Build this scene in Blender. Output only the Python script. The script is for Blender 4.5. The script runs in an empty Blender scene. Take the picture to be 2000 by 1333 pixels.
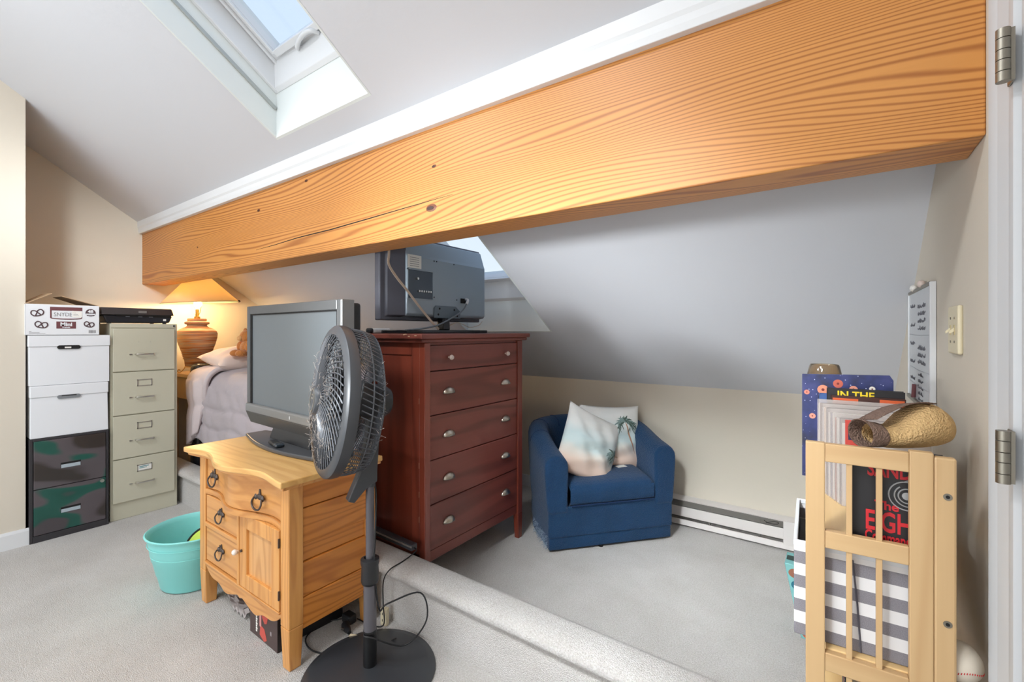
import bpy, bmesh, math, random
from mathutils import Vector, Matrix
random.seed(7)
sc = bpy.context.scene
C = sc.collection
PI = math.pi

# ------------------------------------------------------------------ camera, world, light
cam_d = bpy.data.cameras.new('camera'); cam = bpy.data.objects.new('camera', cam_d); C.objects.link(cam)
cam_d.sensor_width = 36.0; cam_d.lens = 888.9/2000*36.0
cam_d.shift_y = -18.5/2000; cam_d.clip_start = 0.02
cam.location = (0, 0, 1.28); cam.rotation_euler = (PI/2, 0, math.radians(35.613))
sc.camera = cam

w = bpy.data.worlds.new('world'); sc.world = w; w.use_nodes = True
nt = w.node_tree; nt.nodes.clear()
wo = nt.nodes.new('ShaderNodeOutputWorld'); wb = nt.nodes.new('ShaderNodeBackground')
wt = nt.nodes.new('ShaderNodeTexCoord'); ws = nt.nodes.new('ShaderNodeSeparateXYZ'); wr = nt.nodes.new('ShaderNodeValToRGB')
nt.links.new(wt.outputs['Generated'], ws.inputs[0]); nt.links.new(ws.outputs['Z'], wr.inputs[0])
wr.color_ramp.elements[0].position = 0.0; wr.color_ramp.elements[0].color = (0.86, 0.925, 1.0, 1)
wr.color_ramp.elements[1].position = 0.9; wr.color_ramp.elements[1].color = (0.50, 0.67, 1.0, 1)
nt.links.new(wr.outputs[0], wb.inputs[0]); wb.inputs[1].default_value = 1.0
nt.links.new(wb.outputs[0], wo.inputs[0])

def area(name, loc, rot, sx, sy, power, col=(1, 1, 1), portal=False):
    l = bpy.data.lights.new(name, 'AREA'); l.shape = 'RECTANGLE'; l.size = sx; l.size_y = sy; l.energy = power; l.color = col
    o = bpy.data.objects.new(name, l); C.objects.link(o); o.location = loc; o.rotation_euler = rot
    if portal: l.cycles.is_portal = True
    return o
# added fill light at the unseen made-up window behind the camera
area('added_window_fill', (-1.9, -2.38, 1.05), (PI/2, 0, 0), 3.2, 1.6, 44, (0.91, 0.965, 1.0))
sc.view_settings.view_transform = 'Standard'; sc.view_settings.look = 'None'
sc.view_settings.exposure = 0.2; sc.view_settings.gamma = 1.0
try: sc.view_settings.use_curve_mapping = False
except Exception: pass

# ------------------------------------------------------------------ materials
def lin(c):
    f = lambda v: (v/255.0)/12.92 if v/255.0 <= 0.04045 else ((v/255.0+0.055)/1.055)**2.4
    return (f(c[0]), f(c[1]), f(c[2]), 1.0)
MATS = {}
def mat(name, col, rough=0.6, metal=0.0, bump=0.0, bscale=200.0, var=0.0, vscale=6.0, spec=0.5, sheen=0.0, coat=0.0, emit=None, trans=0.0, alpha=1.0):
    if name in MATS: return MATS[name]
    m = bpy.data.materials.new(name); m.use_nodes = True
    n = m.node_tree; b = n.nodes['Principled BSDF']
    c = lin(col)
    b.inputs['Base Color'].default_value = c; b.inputs['Roughness'].default_value = rough; b.inputs['Metallic'].default_value = metal
    b.inputs['Specular IOR Level'].default_value = spec
    if sheen: b.inputs['Sheen Weight'].default_value = sheen; b.inputs['Sheen Roughness'].default_value = 0.4
    if coat: b.inputs['Coat Weight'].default_value = coat; b.inputs['Coat Roughness'].default_value = 0.12
    if trans: b.inputs['Transmission Weight'].default_value = trans
    if alpha < 1: b.inputs['Alpha'].default_value = alpha
    if emit: b.inputs['Emission Color'].default_value = lin(emit[0]); b.inputs['Emission Strength'].default_value = emit[1]
    tc = n.nodes.new('ShaderNodeTexCoord')
    if var:
        no = n.nodes.new('ShaderNodeTexNoise'); no.inputs['Scale'].default_value = vscale; no.inputs['Detail'].default_value = 4
        n.links.new(tc.outputs['Object'], no.inputs['Vector'])
        mx = n.nodes.new('ShaderNodeMix'); mx.data_type = 'RGBA'
        mx.inputs[6].default_value = tuple(v*(1-var) for v in c[:3])+(1,); mx.inputs[7].default_value = tuple(min(1, v*(1+var)) for v in c[:3])+(1,)
        n.links.new(no.outputs['Fac'], mx.inputs[0]); n.links.new(mx.outputs[2], b.inputs['Base Color'])
    if bump:
        nb = n.nodes.new('ShaderNodeTexNoise'); nb.inputs['Scale'].default_value = bscale; nb.inputs['Detail'].default_value = 2
        n.links.new(tc.outputs['Object'], nb.inputs['Vector'])
        bp = n.nodes.new('ShaderNodeBump'); bp.inputs['Strength'].default_value = bump; bp.inputs['Distance'].default_value = 0.01
        n.links.new(nb.outputs['Fac'], bp.inputs['Height']); n.links.new(bp.outputs[0], b.inputs['Normal'])
    MATS[name] = m
    return m

def wood(name, light, dark, axis='X', stretch=0.12, nscale=5.0, freq=40.0, linear=(0, 0, 0), rough=0.4, contrast=0.6, coat=0.0, fiber=0.25, seed=0.0, spec=0.5, ndetail=1.2):
    """contours of a stretched noise = flat-sawn figure; plus fine fibres along the grain"""
    m = bpy.data.materials.new(name); m.use_nodes = True
    n = m.node_tree; b = n.nodes['Principled BSDF']; L = n.links.new
    tc = n.nodes.new('ShaderNodeTexCoord')
    mp = n.nodes.new('ShaderNodeMapping'); s = {'X': (stretch, 1, 1), 'Y': (1, stretch, 1), 'Z': (1, 1, stretch)}[axis]
    mp.inputs['Scale'].default_value = s; mp.inputs['Location'].default_value = (seed, seed*1.7, seed*0.6)
    L(tc.outputs['Object'], mp.inputs[0])
    no = n.nodes.new('ShaderNodeTexNoise'); no.inputs['Scale'].default_value = nscale; no.inputs['Detail'].default_value = ndetail; no.inputs['Roughness'].default_value = 0.45
    L(mp.outputs[0], no.inputs['Vector'])
    m1 = n.nodes.new('ShaderNodeMath'); m1.operation = 'MULTIPLY'; m1.inputs[1].default_value = freq; L(no.outputs['Fac'], m1.inputs[0])
    dp = n.nodes.new('ShaderNodeVectorMath'); dp.operation = 'DOT_PRODUCT'; dp.inputs[1].default_value = linear; L(tc.outputs['Object'], dp.inputs[0])
    ad = n.nodes.new('ShaderNodeMath'); ad.operation = 'ADD'; L(m1.outputs[0], ad.inputs[0]); L(dp.outputs['Value'], ad.inputs[1])
    sn = n.nodes.new('ShaderNodeMath'); sn.operation = 'SINE'; L(ad.outputs[0], sn.inputs[0])
    fib = n.nodes.new('ShaderNodeTexNoise'); fib.inputs['Scale'].default_value = 90.0; fib.inputs['Detail'].default_value = 3
    mp2 = n.nodes.new('ShaderNodeMapping'); q = 0.035
    mp2.inputs['Scale'].default_value = {'X': (q, 1, 1), 'Y': (1, q, 1), 'Z': (1, 1, q)}[axis]
    L(tc.outputs['Object'], mp2.inputs[0]); L(mp2.outputs[0], fib.inputs['Vector'])
    r = n.nodes.new('ShaderNodeMapRange'); r.inputs['From Min'].default_value = -0.2; r.inputs['From Max'].default_value = 1.0
    L(sn.outputs[0], r.inputs['Value'])
    pw = n.nodes.new('ShaderNodeMath'); pw.operation = 'POWER'; pw.inputs[1].default_value = 1.6; L(r.outputs[0], pw.inputs[0])
    k = n.nodes.new('ShaderNodeMath'); k.operation = 'MULTIPLY'; k.inputs[1].default_value = contrast; L(pw.outputs[0], k.inputs[0])
    f2 = n.nodes.new('ShaderNodeMath'); f2.operation = 'MULTIPLY_ADD'; f2.inputs[1].default_value = fiber; L(fib.outputs['Fac'], f2.inputs[0]); L(k.outputs[0], f2.inputs[2])
    big = n.nodes.new('ShaderNodeTexNoise'); big.inputs['Scale'].default_value = 1.3
    L(tc.outputs['Object'], big.inputs['Vector'])
    f3 = n.nodes.new('ShaderNodeMath'); f3.operation = 'MULTIPLY_ADD'; f3.inputs[1].default_value = 0.25; L(big.outputs['Fac'], f3.inputs[0]); L(f2.outputs[0], f3.inputs[2])
    off = n.nodes.new('ShaderNodeMath'); off.operation = 'SUBTRACT'; off.inputs[1].default_value = 0.16; off.use_clamp = True; L(f3.outputs[0], off.inputs[0])
    mx = n.nodes.new('ShaderNodeMix'); mx.data_type = 'RGBA'; mx.inputs[6].default_value = lin(light); mx.inputs[7].default_value = lin(dark)
    L(off.outputs[0], mx.inputs[0]); L(mx.outputs[2], b.inputs['Base Color'])
    b.inputs['Roughness'].default_value = rough; b.inputs['Specular IOR Level'].default_value = spec
    if coat: b.inputs['Coat Weight'].default_value = coat; b.inputs['Coat Roughness'].default_value = 0.2
    return m

M_ceil = mat('ceiling_paint', (214, 216, 222), 0.9, bump=0.05, bscale=60)
M_white = mat('white_trim', (226, 227, 229), 0.45)
M_wall = mat('beige_wall_paint', (218, 209, 194), 0.85, bump=0.04, bscale=80)
def carpet():
    m = mat('beige_carpet', (212, 207, 202), 1.0, bump=1.0, bscale=260, sheen=0.2); n = m.node_tree; bs = n.nodes['Principled BSDF']; L = n.links.new
    tc = n.nodes.new('ShaderNodeTexCoord'); cols = []
    a = n.nodes.new('ShaderNodeTexNoise'); a.inputs['Scale'].default_value = 2.6; a.inputs['Detail'].default_value = 5; a.inputs['Roughness'].default_value = .65; L(tc.outputs['Object'], a.inputs['Vector'])
    f = n.nodes.new('ShaderNodeTexNoise'); f.inputs['Scale'].default_value = 170; f.inputs['Detail'].default_value = 3; L(tc.outputs['Object'], f.inputs['Vector'])
    k = n.nodes.new('ShaderNodeMath'); k.operation = 'MULTIPLY_ADD'; k.inputs[1].default_value = 1.5; L(f.outputs['Fac'], k.inputs[0]); L(a.outputs['Fac'], k.inputs[2])
    r = n.nodes.new('ShaderNodeMapRange'); r.inputs['From Min'].default_value = .75; r.inputs['From Max'].default_value = 1.75; L(k.outputs[0], r.inputs['Value'])
    x = n.nodes.new('ShaderNodeMix'); x.data_type = 'RGBA'; x.inputs[6].default_value = lin((192, 185, 178)); x.inputs[7].default_value = lin((236, 233, 230)); L(r.outputs[0], x.inputs[0]); L(x.outputs[2], bs.inputs['Base Color'])
    return m
M_carpet = carpet()
M_well = mat('skylight_white', (226, 231, 230), 0.5)
M_beam = wood('pine_beam', (214, 148, 78), (152, 84, 34), 'X', 0.085, 4.4, 225.0, (0, 160, 455), 0.42, 0.70, 0.0, 0.24, 3.1, ndetail=1.25)
M_oak = wood('oak_front', (224, 162, 94), (172, 104, 44), 'X', 0.10, 9.0, 60.0, (0, 60, 60), 0.35, 0.35, 0.2, 0.40)
M_oaktop = wood('oak_top', (238, 190, 118), (196, 130, 58), 'X', 0.10, 9.0, 46.0, (0, 80, 0), 0.32, 0.3, 0.3, 0.4, 1.0)
M_oakside = wood('oak_side', (220, 142, 62), (168, 92, 30), 'Y', 0.12, 8.0, 70.0, (0, 0, 160), 0.38, 0.5, 0.15, 0.4, 2.0)
M_oakv = wood('oak_vertical', (230, 168, 96), (176, 104, 40), 'Z', 0.10, 9.0, 60.0, (90, 90, 0), 0.36, 0.35, 0.15, 0.4, 4.0)
M_cherry = wood('cherry_dresser', (144, 68, 50), (100, 43, 33), 'Z', 0.12, 6.0, 22.0, (30, 0, 0), 0.3, 0.5, 0.35, 0.35)
M_cherryh = wood('cherry_drawer', (134, 70, 58), (92, 44, 36), 'Y', 0.12, 6.0, 22.0, (0, 0, 40), 0.38, 0.5, 0.08, 0.35, 2.0)
M_birch = wood('birch_shelf', (206, 172, 126), (184, 144, 98), 'Z', 0.08, 8.0, 20.0, (40, 40, 0), 0.42, 0.3, 0.1, 0.4)
M_birchh = wood('birch_shelf_rail', (206, 172, 126), (182, 142, 96), 'X', 0.08, 8.0, 20.0, (0, 40, 40), 0.42, 0.3, 0.1, 0.4, 1.0)
M_tan = mat('putty_steel', (200, 196, 176), 0.42, spec=0.4)
M_steel = mat('brushed_steel', (205, 203, 198), 0.3, 1.0)
M_nickel = mat('nickel', (196, 188, 176), 0.32, 1.0)
M_hinge = mat('dull_hinge_metal', (150, 144, 132), 0.42, 1.0)
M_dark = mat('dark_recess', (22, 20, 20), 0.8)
M_blackmetal = mat('black_enamel', (52, 50, 54), 0.4, spec=0.5)
M_blackpl = mat('black_plastic', (38, 39, 42), 0.42)
M_fanbl = mat('charcoal_plastic', (62, 64, 68), 0.38)
M_cord = mat('black_cord', (26, 26, 28), 0.5)
M_cream = mat('cream_plastic', (226, 214, 182), 0.45)
M_cardw = mat('white_cardboard', (232, 234, 238), 0.75)
M_cardb = mat('brown_cardboard', (182, 152, 120), 0.85)
M_maroon = mat('maroon_print', (112, 66, 70), 0.7)
M_print = mat('dark_print', (84, 62, 66), 0.7)
M_greyprint = mat('grey_print', (150, 148, 150), 0.7)
M_paper = mat('white_paper', (238, 236, 230), 0.8)
M_blue = mat('blue_velour', (10, 58, 98), 0.85, sheen=0.12, bump=0.9, bscale=150, var=0.30, vscale=7)
M_bed = mat('mauve_comforter', (172, 162, 166), 0.85, sheen=0.2, bump=0.25, bscale=22)
M_leather = mat('black_leather', (30, 28, 34), 0.35)
M_aqua = mat('aqua_plastic', (142, 222, 218), 0.4, spec=0.4)
M_lime = mat('lime_fabric', (200, 226, 92), 0.6)
M_straw = mat('straw_weave', (214, 176, 122), 0.8, bump=0.8, bscale=230, var=0.10, vscale=60)
M_brownweave = mat('brown_weave', (128, 102, 88), 0.85, bump=0.9, bscale=260, var=0.25, vscale=140)
M_red = mat('red_print', (206, 40, 48), 0.5)
M_yellow = mat('yellow_print', (226, 196, 40), 0.5)
M_silver = mat('silver_plastic', (150, 151, 152), 0.32, 0.6)
M_bezel = mat('grey_bezel', (98, 100, 102), 0.35, 0.3)
M_screen = mat('lcd_screen_reflection', (104, 110, 114), 0.3, spec=0.4)  # grey stands for the bright room's reflection, put into the base colour
M_pewter = mat('antique_pewter', (92, 84, 80), 0.45, 0.7)

# ------------------------------------------------------------------ mesh helpers
class B:
    def __init__(s): s.bm = bmesh.new()
    def box(s, x0, x1, y0, y1, z0, z1):
        v = [s.bm.verts.new((x, y, z)) for z in (z0, z1) for y in (y0, y1) for x in (x0, x1)]
        for f in ((0, 2, 3, 1), (4, 5, 7, 6), (0, 1, 5, 4), (2, 6, 7, 3), (0, 4, 6, 2), (1, 3, 7, 5)): s.bm.faces.new([v[i] for i in f])
        return s
    def obox(s, c, ax, ay, az, hx, hy, hz):
        """box with centre c, unit axes and half sizes"""
        c, ax, ay, az = Vector(c), Vector(ax), Vector(ay), Vector(az)
        v = [s.bm.verts.new(c+ax*(hx*i)+ay*(hy*j)+az*(hz*k)) for k in (-1, 1) for j in (-1, 1) for i in (-1, 1)]
        for f in ((0, 2, 3, 1), (4, 5, 7, 6), (0, 1, 5, 4), (2, 6, 7, 3), (0, 4, 6, 2), (1, 3, 7, 5)): s.bm.faces.new([v[i] for i in f])
        return s
    def hexa(s, p):
        """8 points, bottom ring 4 then top ring 4 (same order)"""
        v = [s.bm.verts.new(q) for q in p]
        for f in ((3, 2, 1, 0), (4, 5, 6, 7), (0, 1, 5, 4), (1, 2, 6, 5), (2, 3, 7, 6), (3, 0, 4, 7)): s.bm.faces.new([v[i] for i in f])
        return s
    def quad(s, *p):
        s.bm.faces.new([s.bm.verts.new(q) for q in p]); return s
    def tube(s, pts, r, n=8, closed=False, cap=True):
        pts = [Vector(p) for p in pts]; N = len(pts); rings = []
        up = None
        for i, p in enumerate(pts):
            a = pts[(i-1) % N] if (closed or i > 0) else p
            b = pts[(i+1) % N] if (closed or i < N-1) else p
            t = (b-a); t = t.normalized() if t.length > 1e-9 else Vector((0, 0, 1))
            if up is None:
                up = Vector((0, 0, 1)) if abs(t.z) < 0.9 else Vector((1, 0, 0))
            u = (up - t*up.dot(t))
            if u.length < 1e-6: u = t.orthogonal()
            u.normalize(); up = u; v = t.cross(u)
            rr = r[i] if isinstance(r, (list, tuple)) else r
            rings.append([s.bm.verts.new(p + (u*math.cos(2*PI*k/n) + v*math.sin(2*PI*k/n))*rr) for k in range(n)])
        for i in range(N if closed else N-1):
            A, Bq = rings[i], rings[(i+1) % N]
            for k in range(n): s.bm.faces.new((A[k], A[(k+1) % n], Bq[(k+1) % n], Bq[k]))
        if cap and not closed:
            s.bm.faces.new(rings[0][::-1]); s.bm.faces.new(rings[-1])
        return s
    def cyl(s, p0, p1, r0, r1=None, n=20): return s.tube([p0, p1], [r0, r0 if r1 is None else r1], n)
    def lathe(s, prof, n=32, c=(0, 0, 0), sx=1, sy=1, close=False):
        rings = []
        for r, z in prof:
            if r < 1e-5: rings.append([s.bm.verts.new((c[0], c[1], c[2]+z))])
            else: rings.append([s.bm.verts.new((c[0]+sx*r*math.cos(2*PI*k/n), c[1]+sy*r*math.sin(2*PI*k/n), c[2]+z)) for k in range(n)])
        for i in range(len(rings)-1 + (1 if close else 0)):
            a, b = rings[i], rings[(i+1) % len(rings)]
            for k in range(n):
                k2 = (k+1) % n
                if len(a) == 1 and len(b) == 1: continue
                if len(a) == 1: s.bm.faces.new((a[0], b[k2], b[k]))
                elif len(b) == 1: s.bm.faces.new((a[k], a[k2], b[0]))
                else: s.bm.faces.new((a[k], a[k2], b[k2], b[k]))
        return s
    def prism(s, poly, a0, a1, axis='y'):
        """poly (p,q) extruded along an axis: y -> (p,a,q), x -> (a,p,q), z -> (p,q,a)"""
        f = {'y': lambda p, q, a: (p, a, q), 'x': lambda p, q, a: (a, p, q), 'z': lambda p, q, a: (p, q, a)}[axis]
        A = [s.bm.verts.new(f(p, q, a0)) for p, q in poly]; D = [s.bm.verts.new(f(p, q, a1)) for p, q in poly]
        n = len(poly)
        s.bm.faces.new(A); s.bm.faces.new(D[::-1])
        for i in range(n): s.bm.faces.new((A[i], D[i], D[(i+1) % n], A[(i+1) % n]))
        return s
    def ball(s, c, r, sx=1, sy=1, sz=1, u=16, v=10):
        prof = [(r*math.sin(PI*i/v), -r*math.cos(PI*i/v)*sz) for i in range(v+1)]
        return s.lathe(prof, u, c, sx, sy)
    def grid(s, f, nu, nv, closeu=False):
        V = [[s.bm.verts.new(f(i/(nu if closeu else nu-1), j/(nv-1))) for i in range(nu)] for j in range(nv)]
        for j in range(nv-1):
            for i in range(nu if closeu else nu-1):
                s.bm.faces.new((V[j][i], V[j][(i+1) % nu], V[j+1][(i+1) % nu], V[j+1][i]))
        return s
    def xf(s, M):
        bmesh.ops.transform(s.bm, matrix=M, verts=s.bm.verts); return s
    def build(s, name, m, parent=None, smooth=None, bevel=0.0, seg=2, solid=0.0, sub=0):
        bmesh.ops.recalc_face_normals(s.bm, faces=s.bm.faces)
        me = bpy.data.meshes.new(name); s.bm.to_mesh(me); s.bm.free()
        o = bpy.data.objects.new(name, me); C.objects.link(o)
        if m: me.materials.append(m)
        if smooth is not None:
            me.shade_smooth(); me.set_sharp_from_angle(angle=math.radians(smooth))
        if parent: o.parent = parent
        if solid:
            md = o.modifiers.new('solid', 'SOLIDIFY'); md.thickness = solid; md.offset = 0
        if bevel:
            md = o.modifiers.new('bevel', 'BEVEL'); md.width = bevel; md.segments = seg; md.limit_method = 'ANGLE'; md.angle_limit = math.radians(40)
        if sub:
            md = o.modifiers.new('sub', 'SUBSURF'); md.levels = sub; md.render_levels = sub
        return o

def tag(o, label=None, cat=None, group=None, kind=None):
    if label: o['label'] = label
    if cat: o['category'] = cat
    if group: o['group'] = group
    if kind: o['kind'] = kind
    return o
def thing(name, label, cat, loc=(0, 0, 0), rz=0.0, group=None, rot=None):
    o = bpy.data.objects.new(name, None); C.objects.link(o); o.empty_display_size = 0.1
    o.location = loc; o.rotation_euler = rot if rot else (0, 0, rz)
    return tag(o, label, cat, group)
def struct(o): o['kind'] = 'structure'; return o
def sempty(name, loc=(0, 0, 0), rot=(0, 0, 0)):
    o = bpy.data.objects.new(name, None); C.objects.link(o); o.location = loc; o.rotation_euler = rot; o['kind'] = 'structure'; return o

def text(name, body, size, m, parent, origin, ax, ay, extrude=0.0006, bold=0.0, sx=1.0, align='LEFT', shear=0.0):
    """flat lettering laid with its baseline along ax and its height along ay (in the parent's space)"""
    cu = bpy.data.curves.new(name, 'FONT'); cu.body = body; cu.size = size; cu.extrude = extrude; cu.offset = bold; cu.align_x = align; cu.shear = shear
    cu.resolution_u = 3
    t = bpy.data.objects.new(name+'_tmp', cu); C.objects.link(t)
    dg = bpy.context.evaluated_depsgraph_get(); dg.update()
    me = bpy.data.meshes.new_from_object(t.evaluated_get(dg)); me.name = name
    bpy.data.objects.remove(t); bpy.data.curves.remove(cu)
    me.materials.clear(); me.materials.append(m)
    ax, ay = Vector(ax).normalized(), Vector(ay).normalized(); az = ax.cross(ay)
    M = Matrix.Translation(Vector(origin)) @ Matrix((ax.to_4d()*1, ay, az, (0, 0, 0))).to_4x4() if False else None
    M = Matrix(((ax.x*sx, ay.x, az.x, origin[0]), (ax.y*sx, ay.y, az.y, origin[1]), (ax.z*sx, ay.z, az.z, origin[2]), (0, 0, 0, 1)))
    me.transform(M)
    o = bpy.data.objects.new(name, me); C.objects.link(o); o.parent = parent
    return o
def arc(c, r, a0, a1, n, ax=(1, 0, 0), ay=(0, 0, 1), ry=None):
    c, ax, ay = Vector(c), Vector(ax), Vector(ay); ry = r if ry is None else ry
    return [c + ax*(r*math.cos(a0+(a1-a0)*i/n)) + ay*(ry*math.sin(a0+(a1-a0)*i/n)) for i in range(n+1)]
def bez(P, n=8):
    """Catmull-Rom through points"""
    P = [Vector(p) for p in P]; Q = [P[0]*2-P[1]]+P+[P[-1]*2-P[-2]]; out = []
    for i in range(1, len(Q)-2):
        for k in range(n):
            t = k/n; a, b, c, d = Q[i-1], Q[i], Q[i+1], Q[i+2]
            out.append(0.5*((2*b)+(c-a)*t+(2*a-5*b+4*c-d)*t*t+(3*b-a-3*c+d)*t**3))
    out.append(P[-1]); return out

# ------------------------------------------------------------------ room shell
XL, XN, XR, YK, YB = -4.70, -3.96, 0.24, 3.15, -2.5
SL = 0.67; ANG = math.atan(SL)
def zc(y): return 2.17 - SL*(y-1.275)
YR = -0.55; ZR = zc(YR)
def zb(y): return ZR - SL*(YR-y)
SK = ((-2.275, -1.55, 0.14, 1.16), (-2.275, -1.55, 1.64, 2.60))

struct(B().box(XL-0.1, XR+0.1, YB-0.1, YK+0.1, -0.08, 0).build('floor', M_carpet))
b = B()
g_ = .010
xs = [XL-0.05, -2.275-g_, -1.55+g_, XR+0.05]; ys = [YR, 0.14-g_, 1.16+g_, 1.64-g_, 2.60+g_, YK+0.05]
for i in range(3):
    for j in range(5):
        if i == 1 and j in (1, 3): continue
        x0, x1, y0, y1 = xs[i], xs[i+1], ys[j], ys[j+1]
        b.hexa([(x0, y0, zc(y0)), (x1, y0, zc(y0)), (x1, y1, zc(y1)), (x0, y1, zc(y1))] + [(x, y, zc(y)+0.04) for x, y in ((x0, y0), (x1, y0), (x1, y1), (x0, y1))])
b.hexa([(XL-.05, YB-.05, zb(YB-.05)), (XR+.05, YB-.05, zb(YB-.05)), (XR+.05, YR, ZR), (XL-.05, YR, ZR)] + [(XL-.05, YB-.05, zb(YB-.05)+.04), (XR+.05, YB-.05, zb(YB-.05)+.04), (XR+.05, YR, ZR+.04), (XL-.05, YR, ZR+.04)])
struct(b.build('ceiling', M_ceil))
def gable(x0, x1, y0, y1, zt0, zt1):
    return [(x0, y0, 0), (x1, y0, 0), (x1, y1, 0), (x0, y1, 0), (x0, y0, zt0), (x1, y0, zt0), (x1, y1, zt1), (x0, y1, zt1)]
e = 0.02
struct(B().hexa(gable(XL-.08, XL, 0.50, YK, zc(.50)+e, zc(YK)+e)).build('wall_left', M_wall))
b = B().hexa(gable(XN-.08, XN, YR, 0.52, ZR+e, zc(.52)+e)); b.hexa(gable(XN-.08, XN, YB, YR, zb(YB)+e, ZR+e))
b.hexa(gable(XL-.08, XN-.08, 0.44, 0.52, zc(.44)+e, zc(.52)+e))
struct(b.build('wall_left_near', M_wall))
b = B().hexa(gable(XR, XR+.08, 1.05, YK, zc(1.05)+e, zc(YK)+e))
b.hexa(gable(XR, XR+.08, YR, 0.20, ZR+e, zc(.2)+e)); b.hexa(gable(XR, XR+.08, YB, YR, zb(YB)+e, ZR+e))
b.hexa([(XR, .20, 2.06), (XR+.08, .20, 2.06), (XR+.08, 1.05, 2.06), (XR, 1.05, 2.06), (XR, .20, zc(.2)+e), (XR+.08, .2, zc(.2)+e), (XR+.08, 1.05, zc(1.05)+e), (XR, 1.05, zc(1.05)+e)])
struct(b.build('wall_right', M_wall))
struct(B().box(XL-.08, XR+.08, YK, YK+.08, 0, zc(YK)+0.03).build('wall_knee', M_wall))
# wall behind the camera with a wide window added to bring in fill light
b = B(); y0, y1 = YB-.08, YB
for x0, x1, z0, z1 in ((XL-.08, -3.55, 0, zb(YB)+e), (-.25, XR+.08, 0, zb(YB)+e), (-3.55, -.25, 0, .22), (-3.55, -.25, 1.88, zb(YB)+e)): b.box(x0, x1, y0, y1, z0, z1)
struct(b.build('wall_back', M_wall))
win = sempty('added_window_3')
b = B()
for x0, x1, z0, z1 in ((-3.6, -3.5, .17, 1.93), (-.3, -.2, .17, 1.93), (-3.6, -.2, .17, .25), (-3.6, -.2, 1.85, 1.93), (-1.93, -1.87, .22, 1.88)): b.box(x0, x1, YB-.05, YB+.015, z0, z1)
b.build('added_window_frame', M_white, win, bevel=.004)
M_glass = mat('clear_glass', (255, 255, 255), 0.0, trans=1.0, alpha=1.0)
def pane_mat():
    m = bpy.data.materials.new('window_glass'); m.use_nodes = True; n = m.node_tree; n.nodes.clear()
    o = n.nodes.new('ShaderNodeOutputMaterial'); t = n.nodes.new('ShaderNodeBsdfTransparent'); g = n.nodes.new('ShaderNodeBsdfGlossy'); mx = n.nodes.new('ShaderNodeMixShader')
    t.inputs[0].default_value = (0.97, 0.99, 0.985, 1); g.inputs['Roughness'].default_value = 0.02; mx.inputs[0].default_value = 0.05
    n.links.new(t.outputs[0], mx.inputs[1]); n.links.new(g.outputs[0], mx.inputs[2]); n.links.new(mx.outputs[0], o.inputs[0]); return m
M_pane = pane_mat()
for x0, x1 in ((-3.5, -1.93), (-1.87, -.3)): B().box(x0, x1, YB-.045, YB-.04, .25, 1.85).build('glass_pane', M_pane, win)

# carpeted curb under the beam
def round_prof(x0, x1, z0, z1, r, n=6):
    p = [(x0, z0), (x1, z0)]
    p += [(x1-r+r*math.cos(t*PI/2/n), z1-r+r*math.sin(t*PI/2/n)) for t in range(n+1)]
    p += [(x0+r-r*math.sin(t*PI/2/n), z1-r+r*math.cos(t*PI/2/n)) for t in range(n+1)]
    return p
pr = [(1.330, 0), (1.330, .196), (1.307, .206), (1.300, .222), (1.305, .240), (1.322, .252), (1.36, .256), (1.425, .254), (1.446, .246), (1.455, .225), (1.455, 0)]
struct(B().prism(pr, XL, -0.27, 'x').build('curb', M_carpet, smooth=60))

# beam and its white trim
beam = struct(B().prism([(1.285, 1.672), (1.445, 1.672), (1.445, 2.094), (1.285, 2.094)], XL, XR, 'x').build('beam', M_beam, bevel=.004))
crk = [(-2.75, 1.755), (-2.55, 1.760), (-2.3, 1.772), (-2.0, 1.776), (-1.7, 1.787), (-1.45, 1.797), (-1.2, 1.806)]
cb = B()
for i in range(len(crk)-1):
    (x0, z0), (x1, z1) = crk[i], crk[i+1]
    w0, w1 = .0022*math.sin(PI*i/6)+.0004, .0022*math.sin(PI*(i+1)/6)+.0004
    cb.hexa([(x0, 1.2842, z0-w0), (x1, 1.2842, z1-w1), (x1, 1.29, z1-w1), (x0, 1.29, z0-w0), (x0, 1.2842, z0+w0), (x1, 1.2842, z1+w1), (x1, 1.29, z1+w1), (x0, 1.29, z0+w0)])
cb.build('crack', M_dark, beam)
M_knot = mat('pine_knot', (112, 58, 26), 0.5, var=0.5, vscale=60)
M_knotdark = mat('pine_knot_core', (58, 28, 14), 0.5)
for kx, kz, kr in ((-1.315, 1.772, .028), (-2.72, 1.98, .016), (-1.30, 1.935, .012), (-2.22, 2.055, .014), (-3.58, 1.86, .010)):
    k = B().lathe([(0, 0), (kr*.7, .0), (kr, -.003)], 14, sx=1.4, sy=.7).xf(Matrix.Translation((kx, 1.2843, kz)) @ Matrix.Rotation(PI/2, 4, 'X')).build('knot', M_knot, beam, smooth=40)
    B().lathe([(0, 0.0002), (kr*.45, .0001), (kr*.5, -.002)], 10, sx=1.5, sy=.6).xf(Matrix.Translation((kx-.2*kr, 1.2838, kz)) @ Matrix.Rotation(PI/2, 4, 'X')).build('knot_core', M_knotdark, k)
struct(B().prism([(1.262, 2.088), (1.300, 2.088), (1.300, zc(1.300)+.01), (1.252, zc(1.252)+.01), (1.252, 2.140), (1.258, 2.128), (1.258, 2.108)], XL, XR, 'x').build('trim_1', M_white, bevel=.002))

# baseboards
struct(B().prism([(XN, 0), (XN+.014, 0), (XN+.014, .085), (XN+.009, .10), (XN, .10)], YB, .533, 'y').build('baseboard_left', M_white))
struct(B().box(XR-.012, XR, 1.19, YK, 0, .09).build('baseboard_right', M_white))
struct(B().box(XL, -1.05, YK-.012, YK, 0, .09).build('baseboard_back', M_white))

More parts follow.
